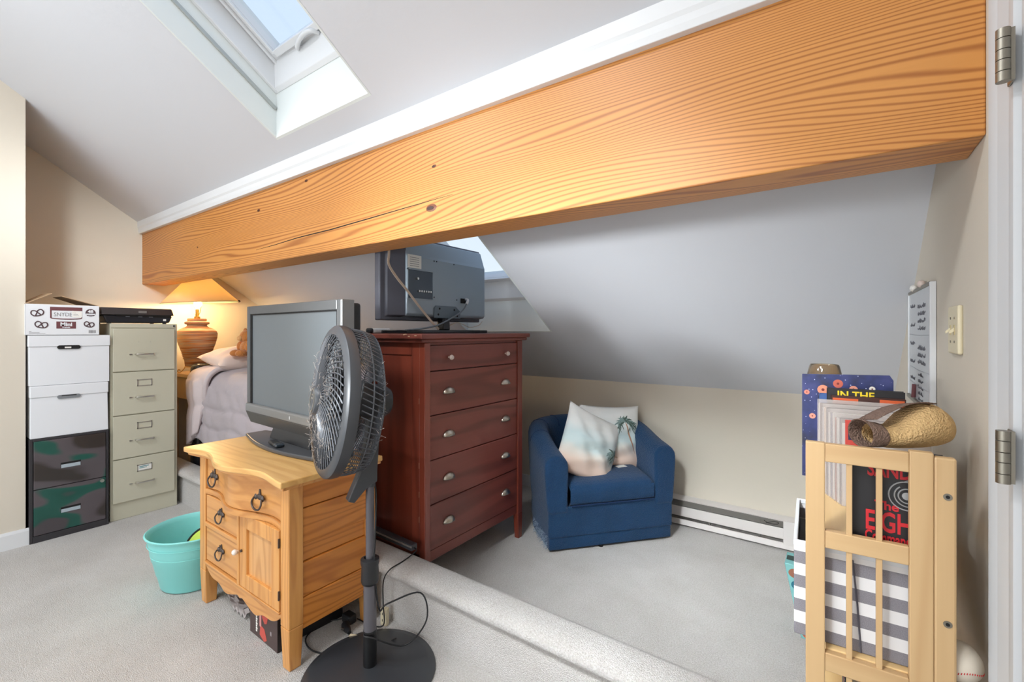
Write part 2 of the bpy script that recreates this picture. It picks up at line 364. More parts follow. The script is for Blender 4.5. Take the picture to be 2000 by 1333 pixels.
# skylights
def skylight(name, x0, x1, y0, y1, crank):
    L = (y1-y0)/math.cos(ANG); hw = (x1-x0)/2
    r = sempty(name, ((x0+x1)/2, y1, zc(y1)), (-ANG, 0, 0))
    k = math.tan(ANG)   # plumb line in local frame: y = -z*tan
    H = .36
    # lining of the shaft: four boards
    T = .012
    pl = lambda z: -z*k
    b = B()
    b.hexa([(-hw, 0, 0), (hw, 0, 0), (hw, T, 0), (-hw, T, 0), (-hw, pl(H), H), (hw, pl(H), H), (hw, pl(H)+T, H), (-hw, pl(H)+T, H)])
    for sx in (-1, 1):
        a, c = sorted((sx*hw, sx*(hw+T)))
        b.hexa([(a, -L, 0), (c, -L, 0), (c, T, 0), (a, T, 0), (a, -L, H), (c, -L, H), (c, pl(H)+T, H), (a, pl(H)+T, H)])
    b.box(-hw, hw, -L-T, -L, 0, H)
    b.build('shaft_lining', M_well, r)
    # outer frame boards
    b = B()
    for sx in (-1, 1):
        a, c = sorted((sx*hw, sx*(hw-.022)))
        b.hexa([(a, -L, .178), (c, -L, .178), (c, pl(.178), .178), (a, pl(.178), .178), (a, -L, .30), (c, -L, .30), (c, pl(.30), .30), (a, pl(.30), .30)])
    b.prism([(pl(.178)-.001, .178), (pl(.178)-.026, .184), (pl(.29)-.026, .29), (pl(.29)-.001, .29)], -hw+.001, hw-.001, 'x')
    b.box(-hw, hw, -L, -L+.03, .178, .30)
    b.build('frame', M_white, r, bevel=.003)
    # sash
    b = B(); yb, yt = -.257, -L+.10; s = .082
    for sx in (-1, 1):
        a, c = sorted((sx*(hw-.012), sx*(hw-s)))
        b.box(a, c, -L+.02, -.165, .285, .34)
        a, c = sorted((sx*(hw-s+.012), sx*(hw-s)))
        b.box(a, c, -L+.02, -.245, .272, .285)
        a, c = sorted((sx*(hw-.03), sx*(hw-.045)))
        b.box(a, c, -L+.02, -.175, .272, .285)
    b.box(-hw+.012, hw-.012, yb, -.165, .285, .34); b.box(-hw+s, hw-s, yb, yb+.03, .27, .285)
    b.box(-hw+.012, hw-.012, -L+.02, yt, .285, .34)
    b.build('sash', M_white, r, bevel=.003)
    B().box(-hw+s-.005, hw-s+.005, yt-.005, yb+.005, .314, .320).build('glass_pane', M_pane, r)
    for sx in (-1, 1):
        a, c = sorted((sx*hw, sx*(hw-.010)))
        B().box(a, c, -L, pl(.115)-.004, .105, .122).build('blind_track', mat('grey_track', (176, 180, 178), .4, .3), r, bevel=.002)
    if crank:
        b = B().tube(bez([(.02, -.185, .285), (.02, -.17, .262), (.012, -.13, .235), (-.004, -.09, .215), (-.012, -.075, .212)], 5), .009, 8)
        b.ball((.02, -.185, .28), .014).ball((-.012, -.075, .212), .013)
        b.build('crank_handle', M_white, r, smooth=50)
        B().box(-hw+.05, hw-.02, -.205, -.190, .268, .284).build('latch_bar', M_white, r, bevel=.004)
    else:
        b = B().tube(bez([(-.10, -.205, .28), (-.11, -.215, .262), (-.06, -.235, .256), (0.0, -.245, .256), (.04, -.238, .262), (.05, -.215, .28)], 5), .010, 8)
        b.build('sash_handle', M_white, r, smooth=50)
    area(name+'_portal', (0, 0, 0), (0, 0, 0), 2*hw, L, 1, portal=True)
    p = C.objects[name+'_portal']; p.parent = r; p.location = (0, -L/2, .40)
skylight('window_1', *SK[0], False)
skylight('window_2', *SK[1], True)

# two unseen ceiling lights, added as fill near the ridge behind the camera
for i, fx in enumerate((-1.3, -2.6)):
    t = thing('added_ceiling_fill', ('added round ceiling fill light near the door end of the ridge', 'added round ceiling fill light near the filing-cabinet end of the ridge')[i], 'light', (fx, YR, ZR), group='added ceiling fill lights')
    B().cyl((0, 0, -.22), (0, 0, .0), .06, n=24).build('stem', M_white, t, smooth=40)
    B().cyl((0, 0, -.22), (0, 0, -.27), .30, n=40).build('housing', M_white, t, smooth=40)
    l = bpy.data.lights.new('added_ceiling_lamp', 'AREA'); l.shape = 'DISK'; l.size = .56; l.energy = 28; l.color = (0.93, .97, 1.0)
    o = bpy.data.objects.new('added_ceiling_lamp', l); C.objects.link(o); o.parent = t; o.location = (0, 0, -.275)

# unseen flood lights added to brighten rear and alcove: two pendants, one floor stand
fill_floods = (((-0.7, YR+.02, ZR-.80), (-0.60, 2.40, .0), 6.5, 42, 'added white pendant fill light at the door end of the ridge'),
          ((-1.6, YR+.02, ZR-.80), (-4.68, 1.10, 1.75), 1.1, 26, 'added white pendant fill light at the middle of the ridge'),
          ((-2.35, -1.25, 1.45), (-0.75, 2.3, 1.42), 5.0, 38, 'added white fill lamp on a floor stand behind the camera'))
for i, (pos, aim, en, spr, lb) in enumerate(fill_floods):
    p0 = Vector(pos); dv = (Vector(aim)-p0).normalized()
    if i < 2:
        t = thing('added_pendant_flood', lb, 'light', pos, group='added pendant fill lights'); o0 = Vector((0, 0, 0))
        B().cyl((0, 0, .0), (0, 0, .80), .010, n=12).build('stem', M_white, t, smooth=40)
    else:
        t = thing('added_floor_flood', lb, 'light', (pos[0], pos[1], 0)); o0 = Vector((0, 0, pos[2]))
        B().cyl((0, 0, .02), (0, 0, pos[2]), .012, n=12).build('pole', M_white, t, smooth=40)
        B().cyl((0, 0, 0), (0, 0, .022), .15, n=32).build('base', M_white, t, smooth=40)
    B().cyl(tuple(o0-dv*.05), tuple(o0+dv*.08), .08, .19, n=32).build('head', M_white, t, smooth=40)
    l = bpy.data.lights.new('added_flood_lamp', 'AREA'); l.shape = 'DISK'; l.size = .34; l.energy = en; l.spread = math.radians(spr); l.color = (.92, .97, 1.0)
    o = bpy.data.objects.new('added_flood_lamp', l); C.objects.link(o); o.parent = t; o.location = o0+dv*.085; o.rotation_euler = dv.to_track_quat('-Z', 'Y').to_euler()

M_doorw = mat('door_enamel', (204, 205, 207), .45)
# door on the right wall with casing and hinges
struct(B().prism([(1.175, XR), (1.175, XR-.012), (1.165, XR-.020), (1.150, XR-.018), (1.140, XR-.012), (1.128, XR-.016), (1.112, XR-.012), (1.096, XR-.016), (1.080, XR-.012), (1.068, XR-.015), (1.055, XR-.013), (1.050, XR)], 0, 2.10, 'z').xf(Matrix(((0, 1, 0, 0), (1, 0, 0, 0), (0, 0, 1, 0), (0, 0, 0, 1)))).build('trim_2', M_doorw, smooth=25))
door = sempty('door_1')
B().box(XR-.006, XR+.034, .22, 1.047, .01, 2.05).build('leaf', M_doorw, door, bevel=.003)
for zc0 in (1.716, 1.082):
    h = B()
    for i, (a0, a1) in enumerate(((-.042, -.026), (-.026, -.008), (-.008, .008), (.008, .026), (.026, .042))):
        h.cyl((.212, 1.036, zc0+a0+.0006), (.212, 1.036, zc0+a1-.0006), .0088, n=16)
    hg = h.build('hinge', M_hinge, door, smooth=40)
    B().box(.2225, .2255, 1.040, 1.066, zc0-.041, zc0+.041).build('hinge_leaf', M_hinge, hg, bevel=.002)
    B().box(.212, .2250, 1.034, 1.040, zc0-.041, zc0+.041).build('hinge_web', M_hinge, hg)

# baseboard heater along the knee wall
ht = thing('baseboard_heater', 'long white electric baseboard heater along the low beige wall', 'heater', (0, 0, 0))
YH = 3.085; hx0, hx1 = -1.03, -.10
M_hw = mat('heater_enamel', (224, 218, 214), .45)
B().box(hx0, hx1, YK-.012, YK-.001, .012, .178).build('back_plate', M_hw, ht)
B().prism([(YH, .168), (YK-.002, .178), (YK-.002, .183), (YH-.004, .174)], hx0, hx1, 'x').build('top_cover', M_hw, ht)
B().box(hx0, hx1-.16, YH, YH+.004, .065, .128).build('front_cover', M_hw, ht, bevel=.001)
B().prism([(YH-.006, .012), (YH-.002, .012), (YH+.004, .045), (YH, .045)], hx0, hx1, 'x').build('lower_lip', M_hw, ht)
B().box(hx1-.16, hx1, YH-.002, YK-.012, .016, .172).build('wiring_box', M_hw, ht, bevel=.002)
M_fin = mat('heater_inner', (122, 118, 112), .5, .4)
B().prism([(YH+.02, .05), (YK-.013, .05), (YK-.013, .165), (YH+.006, .165), (YH+.006, .13), (YH+.02, .12)], hx0, hx1-.16, 'x').build('heating_element', M_fin, ht)
for i in range(3):
    B().box(-.95+.28*i, -.94+.28*i, YH+.001, YH+.02, .045, .165).build('bracket', M_fin, ht)
B().tube(bez([(-.36, YH+.003, .152), (-.33, YH+.002, .140), (-.29, YH+.002, .146), (-.285, YH+.002, .156), (-.31, YH+.002, .156), (-.35, YH+.002, .138)], 5), .0015, 5).build('bent_wire', M_dark, ht)

# ------------------------------------------------------------------ tan four-drawer cabinet
t = thing('filing_cabinet', 'tall putty-coloured four-drawer steel filing cabinet beside the bed', 'filing cabinet', (-3.962, .911, 0))
W, Dp, Hh = .381, .68, 1.335      # local: x<=0 is depth, y width
B().box(-Dp, -.004, 0, W, 0, Hh).build('body', M_tan, t, bevel=.003)
B().box(-.004, .001, .004, W-.004, Hh-.028, Hh-.002).build('top_rail', M_tan, t, bevel=.001)
for i in range(4):
    z0 = .118+i*.2965; z1 = z0+.290
    d = B().box(-.004, .012, .012, W-.020, z0, z1).build('drawer', M_tan, t, bevel=.003)
    zh = z0+.115; yc = W*.44+.015
    B().tube([(.012, yc-.050, zh), (.030, yc-.046, zh), (.032, yc-.040, zh), (.032, yc+.040, zh), (.030, yc+.046, zh), (.012, yc+.050, zh)], .0055, 8).build('handle', M_steel, d, smooth=40)
    if i < 3:
        f = B(); a, c, zz0, zz1 = yc-.042, yc+.042, z0+.190, z0+.236
        f.box(.012, .0155, a, c, zz1-.005, zz1).box(.012, .0155, a, c, zz0, zz0+.005).box(.012, .0155, a, a+.005, zz0, zz1).box(.012, .0155, c-.005, c, zz0, zz1)
        f.build('label_holder', M_steel, d)
        if i == 0:
            B().box(.0125, .014, a+.005, c-.005, zz0+.006, zz1-.004).build('paper_label', M_paper, d)
            B().box(.014, .0145, a+.012, c-.03, zz0+.020, zz0+.024).box(.014, .0145, a+.012, c-.018, zz0+.029, zz0+.034).build('label_print', mat('teal_print', (70, 140, 150), .7), d)
    else:
        for q in (-.034, .031): B().box(.012, .0135, yc+q, yc+q+.003, z0+.196, z0+.206).build('slot_mark', mat('putty_mark', (188, 184, 168), .5), d)
    B().box(.012, .017, yc-.085, yc-.070, zh-.004, zh+.004).build('latch', M_steel, d)
B().cyl((.001, W-.022, Hh-.015), (.006, W-.022, Hh-.015), .007).build('lock', M_hinge, t, smooth=40)

# ------------------------------------------------------------------ black two-drawer cabinet
t = thing('filing_cabinet', 'low black two-drawer filing cabinet with glossy camouflage-patterned drawers on the carpet', 'filing cabinet', (-3.945, .533, 0))
def camo():
    m = bpy.data.materials.new('camouflage_gloss'); m.use_nodes = True; n = m.node_tree; bs = n.nodes['Principled BSDF']; L = n.links.new
    tc = n.nodes.new('ShaderNodeTexCoord'); mp = n.nodes.new('ShaderNodeMapping'); mp.inputs['Rotation'].default_value = (math.radians(-32), 0, 0); mp.inputs['Scale'].default_value = (1, .8, 2.0); mp.inputs['Location'].default_value = (0, .25, .1)
    L(tc.outputs['Object'], mp.inputs[0])
    no = n.nodes.new('ShaderNodeTexNoise'); no.inputs['Scale'].default_value = 3.6; no.inputs['Detail'].default_value = 0.6; L(mp.outputs[0], no.inputs['Vector'])
    r = n.nodes.new('ShaderNodeValToRGB'); cr = r.color_ramp
    cr.elements[0].position = .36; cr.elements[0].color = lin((58, 50, 48)); cr.elements[1].position = .42; cr.elements[1].color = lin((88, 80, 84))
    for p, c in ((.53, (92, 84, 88)), (.57, (34, 86, 76)), (.66, (30, 80, 70)), (.70, (76, 70, 74))):
        q = cr.elements.new(p); q.color = lin(c)
    L(no.outputs['Fac'], r.inputs[0]); L(r.outputs[0], bs.inputs['Base Color']); bs.inputs['Roughness'].default_value = .3
    return m
M_camo = camo()
W, Dp, Hh = .365, .46, .628
B().box(-Dp, -.004, 0, W, 0, Hh).build('body', M_blackmetal, t, bevel=.003)
b = B(); b.box(-.004, .006, 0, .014, 0, Hh).box(-.004, .006, W-.012, W, 0, Hh).box(-.004, .006, .014, W-.012, 0, .04).box(-.004, .006, .014, W-.012, Hh-.014, Hh)
b.build('front_frame', M_blackmetal, t, bevel=.002)
for z0, z1 in ((.043, .318), (.322, .613)):
    d = B().box(-.003, .008, .018, W-.015, z0, z1).build('drawer', M_camo, t, bevel=.003)
    zm = z0+.105
    B().box(.0075, .0085, .135, .228, zm, zm+.034).build('pull_recess', M_dark, d)
    B().hexa([(.008, .137, zm), (.008, .226, zm), (.004, .226, zm+.020), (.004, .137, zm+.020), (.0105, .137, zm+.001), (.0105, .226, zm+.001), (.0095, .226, zm+.022), (.0095, .137, zm+.022)]).build('pull_lip', mat('pale_lip', (182, 194, 204), .4, .3), d)
B().cyl((.008, W-.035, .300), (.018, W-.035, .300), .011).build('lock', M_steel, t, smooth=40)

# ------------------------------------------------------------------ cardboard file boxes
def filebox(label, z0, h, y0, y1, shrink, note):
    t = thing('file_box', label, 'box', (-3.945, y0, z0), group='white cardboard file boxes')
    W = y1-y0; D = .42
    B().hexa([(-D, .002, 0), (0, .002, 0), (0, W-.002, 0), (-D, W-.002, 0), (-D, shrink, h-.07), (0, shrink, h-.07), (0, W-shrink*2, h-.07), (-D, W-shrink*2, h-.07)]).build('box_body', M_cardw, t, bevel=.003)
    B().hexa([(-D-.004, shrink-.003, h-.07), (.006, shrink-.003, h-.07), (.006, W-2*shrink+.003, h-.07), (-D-.004, W-2*shrink+.003, h-.07), (-D-.004, shrink-.003, h), (.006, shrink-.003, h), (.006, W-2*shrink+.003, h), (-D-.004, W-2*shrink+.003, h)]).build('lid', M_cardw, t, bevel=.004)
    yc = W*.47; zz = h-.075
    pts = [(yc-.042+.012*math.cos(a), zz+.012*math.sin(a)) for a in [PI/2+PI*i/8 for i in range(9)]] + [(yc+.042+.012*math.cos(a), zz+.012*math.sin(a)) for a in [-PI/2+PI*i/8 for i in range(9)]]
    hm = M_dark if note == 0 else mat('hole_grey', (128, 132, 136), .6)
    B().prism(pts, .0055, .0075, 'x').build('hand_hole', hm, t)
    if note: B().box(.0075, .0082, yc-.034, yc+.034, zz+.004, zz+.009).build('flap_edge', M_dark, t)
    else: B().box(.0075, .0084, yc-.02, yc+.01, zz-.006, zz+.003).build('paper_edge', M_paper, t)
    return t
filebox('white cardboard file box directly on the black filing cabinet', .6295, .318, .535, .900, .003, 1)
filebox('white cardboard file box directly under the pretzel carton', .9490, .308, .530, .905, .001, 0)

# ------------------------------------------------------------------ pretzel carton
t = thing('snack_carton', 'opened white pretzel carton with brown print atop the file boxes', 'carton', (-3.935, .515, 1.2585))
W, D, h = .335, .36, .188
b = B(); b.box(-.004, 0, 0, W, 0, h).box(-D, -D+.004, 0, W, 0, h).box(-D, 0, 0, .004, 0, h).box(-D, 0, W-.004, W, 0, h).box(-D, 0, 0, W, 0, .004)
b.build('carton_body', M_cardw, t, bevel=.002)
for pts in ([(-.01, 0, h), (-D+.02, 0, h), (-D+.03, .118, h+.078), (-.02, .118, h+.070)], [(-.01, W, h), (-D+.02, W, h), (-D+.03, .17, h+.062), (-.02, .160, h+.056)], [(-.002, .05, h), (-.002, W-.05, h), (-.10, W-.08, h-.03), (-.10, .08, h-.03)]):
    B().quad(*pts).build('flap', M_cardb, t, solid=.004)
AX, AY = (0, 1, 0), (0, 0, 1)
b = B()
def pretz(bb, cy, cz, s, rot, flip):
    P = [(0, -.9), (.75, -.75), (1.15, -.1), (.85, .55), (.25, .45), (0, .05), (-.25, -.35), (-.55, -.78)]
    q1 = bez([(p[0], 0, p[1]) for p in P], 5)
    for sg in (1, -1):
        pts = []
        for p in q1:
            x, z = p.x*sg, p.z
            X, Z = x*math.cos(rot)-z*math.sin(rot), x*math.sin(rot)+z*math.cos(rot)
            pts.append((.0004, cy+X*s*flip, cz+Z*s))
        bb.tube(pts, .0033, 5)
for a in ((.050, .138, .024, .25, 1), (.068, .066, .024, -.2, 1), (.285, .070, .021, -.25, 1)):
    b = B(); pretz(b, *a); b.build('pretzel_print', M_print, t)
b = B(); b.box(0, .0012, .105, .252, .152, .174).box(0, .0012, .105, .112, .105, .152)
b.tube(bez([(.0006, .108, .152), (.0006, .109, .112), (.0006, .118, .103), (.0006, .18, .0995), (.0006, .240, .103), (.0006, .250, .112)], 5), .003, 5)
b.box(0, .0012, .133, .222, .040, .084)
b.build('brand_panel', M_maroon, t)
text('brand_lettering', 'SNYDE', .034, M_greyprint, t, (.0008, .121, .117), AX, AY, sx=.80)
B().hexa([(.0005, .204, .113), (.0005, .250, .108), (.0005, .250, .148), (.0005, .204, .153), (.0022, .204, .113), (.0022, .250, .108), (.0022, .250, .148), (.0022, .204, .153)]).build('shipping_label', M_paper, t)
B().box(.0022, .0026, .210, .232, .130, .1325).box(.0022, .0026, .210, .236, .122, .1235).box(.0022, .0026, .208, .222, .139, .1405).build('label_print', M_greyprint, t)
text('product_lettering', 'Mini', .032, M_cardw, t, (.0018, .1775, .056), AX, AY, bold=.0012, align='CENTER')
text('product_lettering', 'Pretzels', .011, M_cardw, t, (.0018, .1775, .0445), AX, AY, bold=.0004, align='CENTER')
B().cyl((0, .292, .142), (.0012, .292, .142), .025, n=28).build('count_disc', M_print, t)
text('count_lettering', '48', .026, M_cardw, t, (.0018, .292, .142), AX, AY, bold=.0010, align='CENTER')
B().box(.0012, .0018, .270, .314, .129, .137).box(.0012, .0018, .279, .305, .1205, .1235).build('count_stripe', M_cardw, t)
b = B(); yy = .283
for k in range(12):
    wv = random.choice((.0012, .002, .003)); b.box(0, .0008, yy, yy+wv, .012, .030); yy += wv+random.choice((.001, .0018))
b.build('barcode', M_greyprint, t)
B().box(0, .0006, .016, .060, .014, .0165).box(0, .0006, .016, .085, .008, .010).box(0, .0006, .016, .026, .021, .024).build('small_print', M_greyprint, t)

# ------------------------------------------------------------------ printer
t = thing('printer', 'flat black all-in-one printer lying on the tall filing cabinet', 'printer', (-3.955, .862, 1.3355))
M_prn = mat('printer_brown_black', (58, 52, 52), .35)
M_prnb = mat('printer_black', (34, 36, 42), .3)
B().hexa([(-.32, .03, .006), (-.02, .03, .006), (-.02, .385, .006), (-.32, .385, .006), (-.32, .012, .055), (-.008, .012, .055), (-.008, .40, .055), (-.32, .40, .055)]).build('base', M_prnb, t, bevel=.008, seg=3)
B().hexa([(-.325, 0, .058), (.006, 0, .058), (.006, .408, .058), (-.325, .408, .058), (-.32, .006, .112), (-.03, .004, .108), (-.03, .404, .108), (-.32, .402, .112)]).build('scanner_lid', M_prn, t, bevel=.008, seg=3)
B().hexa([(-.01, .085, .048), (.008, .065, .058), (.008, .39, .058), (-.01, .38, .044), (-.01, .085, .052), (.009, .065, .062), (.009, .39, .062), (-.01, .38, .05)]).build('output_slot', M_dark, t)
B().box(-.006, .0, .20, .245, .072, .088).build('status_screen', mat('grey_lcd', (124, 120, 116), .3), t)
B().box(-.016, -.010, .345, .362, .020, .034).build('sticker', M_paper, t)
for a in (.13, .20, .26): B().box(-.014, -.004, a, a+.022, .044, .050).build('tray_guide', mat('grey_guide', (96, 98, 104), .4), t)
for a in ((-.30, .05), (-.30, .36), (-.04, .05), (-.04, .36)): B().cyl((a[0], a[1], 0), (a[0], a[1], .008), .012, n=10).build('foot', M_prnb, t)

# ------------------------------------------------------------------ bed
t = thing('bed', 'bed with crumpled mauve comforter and black padded headboard in the alcove', 'bed', (0, 0, 0))
bx0, bx1, by0, by1 = -4.12, -2.24, 1.475, 2.62
M_bedbase = mat('black_bed_base', (34, 34, 44), .5)
B().box(bx0+.02, bx1, by0+.03, by1, .0, .46).build('base', M_bedbase, t, bevel=.006)
B().box(bx0+.10, bx1-.06, by0+.024, by0+.032, .10, .42).build('drawer_front', M_bedbase, t, bevel=.004)
B().box(bx0, bx1, by0+.02, by1, .46, .86).build('mattress', mat('white_mattress', (226, 222, 216), .9), t, bevel=.05, seg=4)
hb = B().box(bx0-.11, bx0+.01, by0-.02, by1+.02, .0, 1.025).build('headboard', M_leather, t, bevel=.045, seg=5)
def quilt(u, v):
    # u along the length, v across from hem (0) over the edge to the far side (1)
    x = bx0+.04 + u*(bx1-bx0+.40)
    s = v*1.75
    n = .012*math.sin(u*31+v*9)+.010*math.sin(u*17-v*23+1)+.007*math.sin(u*57+v*41)
    seam = -.028*math.exp(-((u*7.0) % 1.0-.5)**2/.006) if 0 else 0
    hem = .43+.05*math.sin(u*9)*.4+.03*math.sin(u*23+1)
    d = .97-hem-.10
    if s < d:
        y = by0-.015+.012*math.sin(u*40)*(1-s/d)-.02*(1-s/d); z = hem+s
        for q in (.30, .62):
            y += .018*math.exp(-((s/d-q)/.035)**2)
        y -= abs(n)*.8
    else:
        a = s-d
        if a < .157:
            th = a/.1; y = by0-.015+.1*(1-math.cos(th)); z = hem+d+.1*math.sin(th)
        else:
            y = by0+.085+(a-.157); z = hem+d+.1 + .02*math.sin((a-.157)*5)+n*.6
            z -= .022*math.exp(-(((a-.157) % .33-.16)/.02)**2)
    y, z = min(y, by1), min(z, 1.02)
    ex = x-(bx1+.01)
    if ex > 0: x = bx1+.01+.03*min(1, ex/.06); z = max(z-ex, .50)
    return (x, y, z)
B().grid(quilt, 110, 90).build('comforter', M_bed, t, smooth=80, solid=.02)
# turned-back corner of the comforter hanging over the head end
def flap(u, v):
    x = bx0-.02+u*(.37-.22*max(0, .55-v)*1.6)
    s = v*1.05
    d = .50
    n = .010*math.sin(u*13+v*7)
    if s < d:
        y = by0-.05+n-.012*math.sin(PI*u); z = .405+s+(1-u)*.0+abs(u-.30)*.16*(1-s/d)
    else:
        a = min(s-d, .157*1.0); th = a/.1
        y = by0-.05+.1*(1-math.cos(th))+max(0, s-d-.157); z = .405+d+.1*math.sin(th)+n*.4+abs(u-.30)*.0
        z -= .0*u
    y -= .014*math.exp(-((v-.28)/.05)**2)*-1
    return (x, y, z-.02*(1-u)*(s > d))
B().grid(flap, 34, 44).build('comforter_fold', mat('mauve_comforter_lining', (204, 190, 190), .85, bump=.2, bscale=20), t, smooth=80, solid=.035)
def pillow_pt(W, Hh, T, pinch=.10, fold=0):
    def f(u, v, side):
        a, bq = u*2-1, v*2-1
        ea, eb = 1-abs(a)**2.6, 1-abs(bq)**2.6
        th = T*(max(ea, 0)**.55)*(max(eb, 0)**.55)
        px_ = W/2*a*(1-pinch*(1-bq*bq)*.6*abs(a)); pz_ = Hh/2*bq*(1-pinch*(1-a*a)*.6*abs(bq))
        wr = .006*math.sin(a*9+bq*5)*ea*eb+.008*math.sin(bq*11-a*4)*ea*eb+.010*math.exp(-((a*.7+bq*.9+.1)/.10)**2)*ea*eb*fold
        return Vector((px_, -side*(th+wr*side) if side > 0 else th*.8, pz_))
    return f
def pillow(name, W, Hh, T, m, parent, M, n=30, fold=0):
    f = pillow_pt(W, Hh, T, fold=fold); b = B()
    b.grid(lambda u, v: f(u, v, 1), n, n); b.grid(lambda u, v: f(u, v, -1), n, n)
    bmesh.ops.remove_doubles(b.bm, verts=b.bm.verts, dist=.0008)
    return b.xf(M).build(name, m, parent, smooth=75), f
M_pil = mat('pink_grey_pillowcase', (220, 200, 190), .85, bump=.2, bscale=18)
tp = thing('bed_pillow', 'pale pink bed pillow lying flat on the bed before the lamp', 'pillow', (-3.91, 1.80, 1.050))
pillow('pillow_body', .66, .44, .105, M_pil, tp, Matrix.Rotation(.12, 4, 'Y') @ Matrix.Rotation(PI/2, 4, 'Z') @ Matrix.Rotation(-PI/2, 4, 'X'))
# teddy bear behind the television
t = thing('teddy_bear', 'small orange-brown plush toy on the bed pillow, half hidden by television', 'toy', (-3.66, 1.66, 1.105))
M_bear = mat('orange_plush', (188, 118, 58), .95, bump=.8, bscale=120, sheen=.4)
bb = B().ball((0, 0, .05), .07, 1, .9, 1.0); bb.ball((-.01, -.01, .135), .055, 1, .95, .95); bb.build('body', M_bear, t, smooth=180)
for sx in (-1, 1):
    B().ball((sx*.042, -.01, .182), .02, 1, .6, 1).build('ear', M_bear, t, smooth=180)
    B().ball((sx*.065, -.035, .06), .026, 1, 1, 1.6).build('arm', M_bear, t, smooth=180)
    B().ball((sx*.045, -.075, .012), .03, 1, 1.5, .9).build('leg', M_bear, t, smooth=180)
B().ball((-.01, -.062, .125), .02).build('muzzle', mat('tan_plush', (214, 160, 104), .95), t, smooth=180)

# ------------------------------------------------------------------ nightstand and lamp
t = thing('nightstand', 'pale wooden nightstand squeezed behind the headboard, under the lamp', 'nightstand', (-4.47, 1.66, 0))
M_ns = mat('pale_oak_nightstand', (208, 176, 138), .6, var=.1)
B().box(-.21, .21, -.19, .19, .90, .93).build('top', M_ns, t, bevel=.004)
B().box(-.19, .19, -.17, .17, .72, .90).build('drawer_box', M_ns, t)
for sx in (-1, 1):
    for sy in (-1, 1): B().box(sx*.18-.02, sx*.18+.02, sy*.16-.02, sy*.16+.02, 0, .90).build('leg', M_ns, t)
lx, ly = -4.405, 1.578
t = thing('table_lamp', 'lit earthenware table lamp with wide cream cone shade by the bed', 'lamp', (lx, ly, .931))
M_wire = mat('gold_wire', (196, 152, 82), .4, .7)
b = B().tube(arc((0, 0, .055), .085, 0, 2*PI, 24, ay=(0, 1, 0))[:-1], .004, 6, closed=True)
for k in range(4):
    a = k*PI/2+.9; c, s = math.cos(a), math.sin(a)
    b.tube(bez([(c*r, s*r, z) for r, z in ((.085, .055), (.10, .03), (.125, .006), (.14, .012), (.138, .028), (.126, .03), (.122, .02))], 5), .0035, 6)
b.build('wire_stand', M_wire, t, smooth=60)
def pottery():
    m = bpy.data.materials.new('banded_pottery'); m.use_nodes = True; n = m.node_tree; bs = n.nodes['Principled BSDF']; L = n.links.new
    tc = n.nodes.new('ShaderNodeTexCoord'); mp = n.nodes.new('ShaderNodeMapping'); mp.inputs['Scale'].default_value = (.35, .35, 9); L(tc.outputs['Object'], mp.inputs[0])
    no = n.nodes.new('ShaderNodeTexNoise'); no.inputs['Scale'].default_value = 9; no.inputs['Detail'].default_value = 4; L(mp.outputs[0], no.inputs['Vector'])
    r = n.nodes.new('ShaderNodeValToRGB'); cr = r.color_ramp
    cr.elements[0].position = .32; cr.elements[0].color = lin((120, 84, 58)); cr.elements[1].position = .72; cr.elements[1].color = lin((206, 178, 140))
    for p, c in ((.42, (176, 106, 62)), (.5, (158, 148, 132)), (.58, (196, 130, 78))):
        q = cr.elements.new(p); q.color = lin(c)
    L(no.outputs['Fac'], r.inputs[0]); L(r.outputs[0], bs.inputs['Base Color']); bs.inputs['Roughness'].default_value = .75
    return m
prof = [(0, .055), (.078, .055), (.085, .062), (.088, .10), (.105, .17), (.130, .24), (.144, .295), (.147, .33), (.140, .352), (.115, .372), (.085, .385), (.072, .395), (.070, .405), (.086, .412), (.089, .420), (.086, .430), (.066, .436), (.070, .448), (.066, .458), (0, .458)]
B().lathe(prof, 40).build('vase_body', pottery(), t, smooth=45)
b = B()
for i in range(16):
    z = .125+i*.0135; r = .092+(z-.10)*.245 if z < .30 else .147
    if z < .30: b.lathe([(r+.000, z-.002), (r+.0025, z), (r, z+.002)], 36)
b.build('throwing_ridges', mat('pottery_ridge', (168, 120, 82), .8), t, smooth=60)
B().cyl((0, 0, .456), (0, 0, .475), .022, n=16).cyl((0, 0, .475), (0, 0, .535), .013, n=14).box(-.004, .024, -.004, .004, .50, .508).build('socket', mat('brass', (206, 170, 96), .3, 1.0), t, smooth=40)
sh = bpy.data.materials.new('linen_shade'); sh.use_nodes = True
n_ = sh.node_tree; n_.nodes.clear(); o_ = n_.nodes.new('ShaderNodeOutputMaterial'); d_ = n_.nodes.new('ShaderNodeBsdfDiffuse'); tr_ = n_.nodes.new('ShaderNodeBsdfTranslucent'); mx_ = n_.nodes.new('ShaderNodeMixShader')
d_.inputs[0].default_value = lin((228, 214, 182)); tr_.inputs[0].default_value = lin((236, 214, 166)); mx_.inputs[0].default_value = .32
n_.links.new(d_.outputs[0], mx_.inputs[1]); n_.links.new(tr_.outputs[0], mx_.inputs[2]); n_.links.new(mx_.outputs[0], o_.inputs[0])
tilt = Matrix.Translation((0, .030, .595)) @ Matrix.Rotation(math.radians(4), 4, Vector((1, 0, 0)))
b = B().lathe([(.278, 0), (.272, .006), (.085, .205)], 56).xf(tilt)
shade = b.build('lamp_shade', sh, t, smooth=60, solid=.002)
B().tube([tilt @ Vector(p) for p in arc((0, 0, .001), .278, 0, 2*PI, 56, ay=(0, 1, 0))[:-1]], .003, 6, closed=True).build('rim_trim', mat('shade_trim', (196, 176, 136), .8), shade)
B().ball(tuple(tilt @ Vector((.10, .258, .004))), .012, 1, 1, .8).build('rim_clip', M_dark, shade, smooth=180)
b = B()
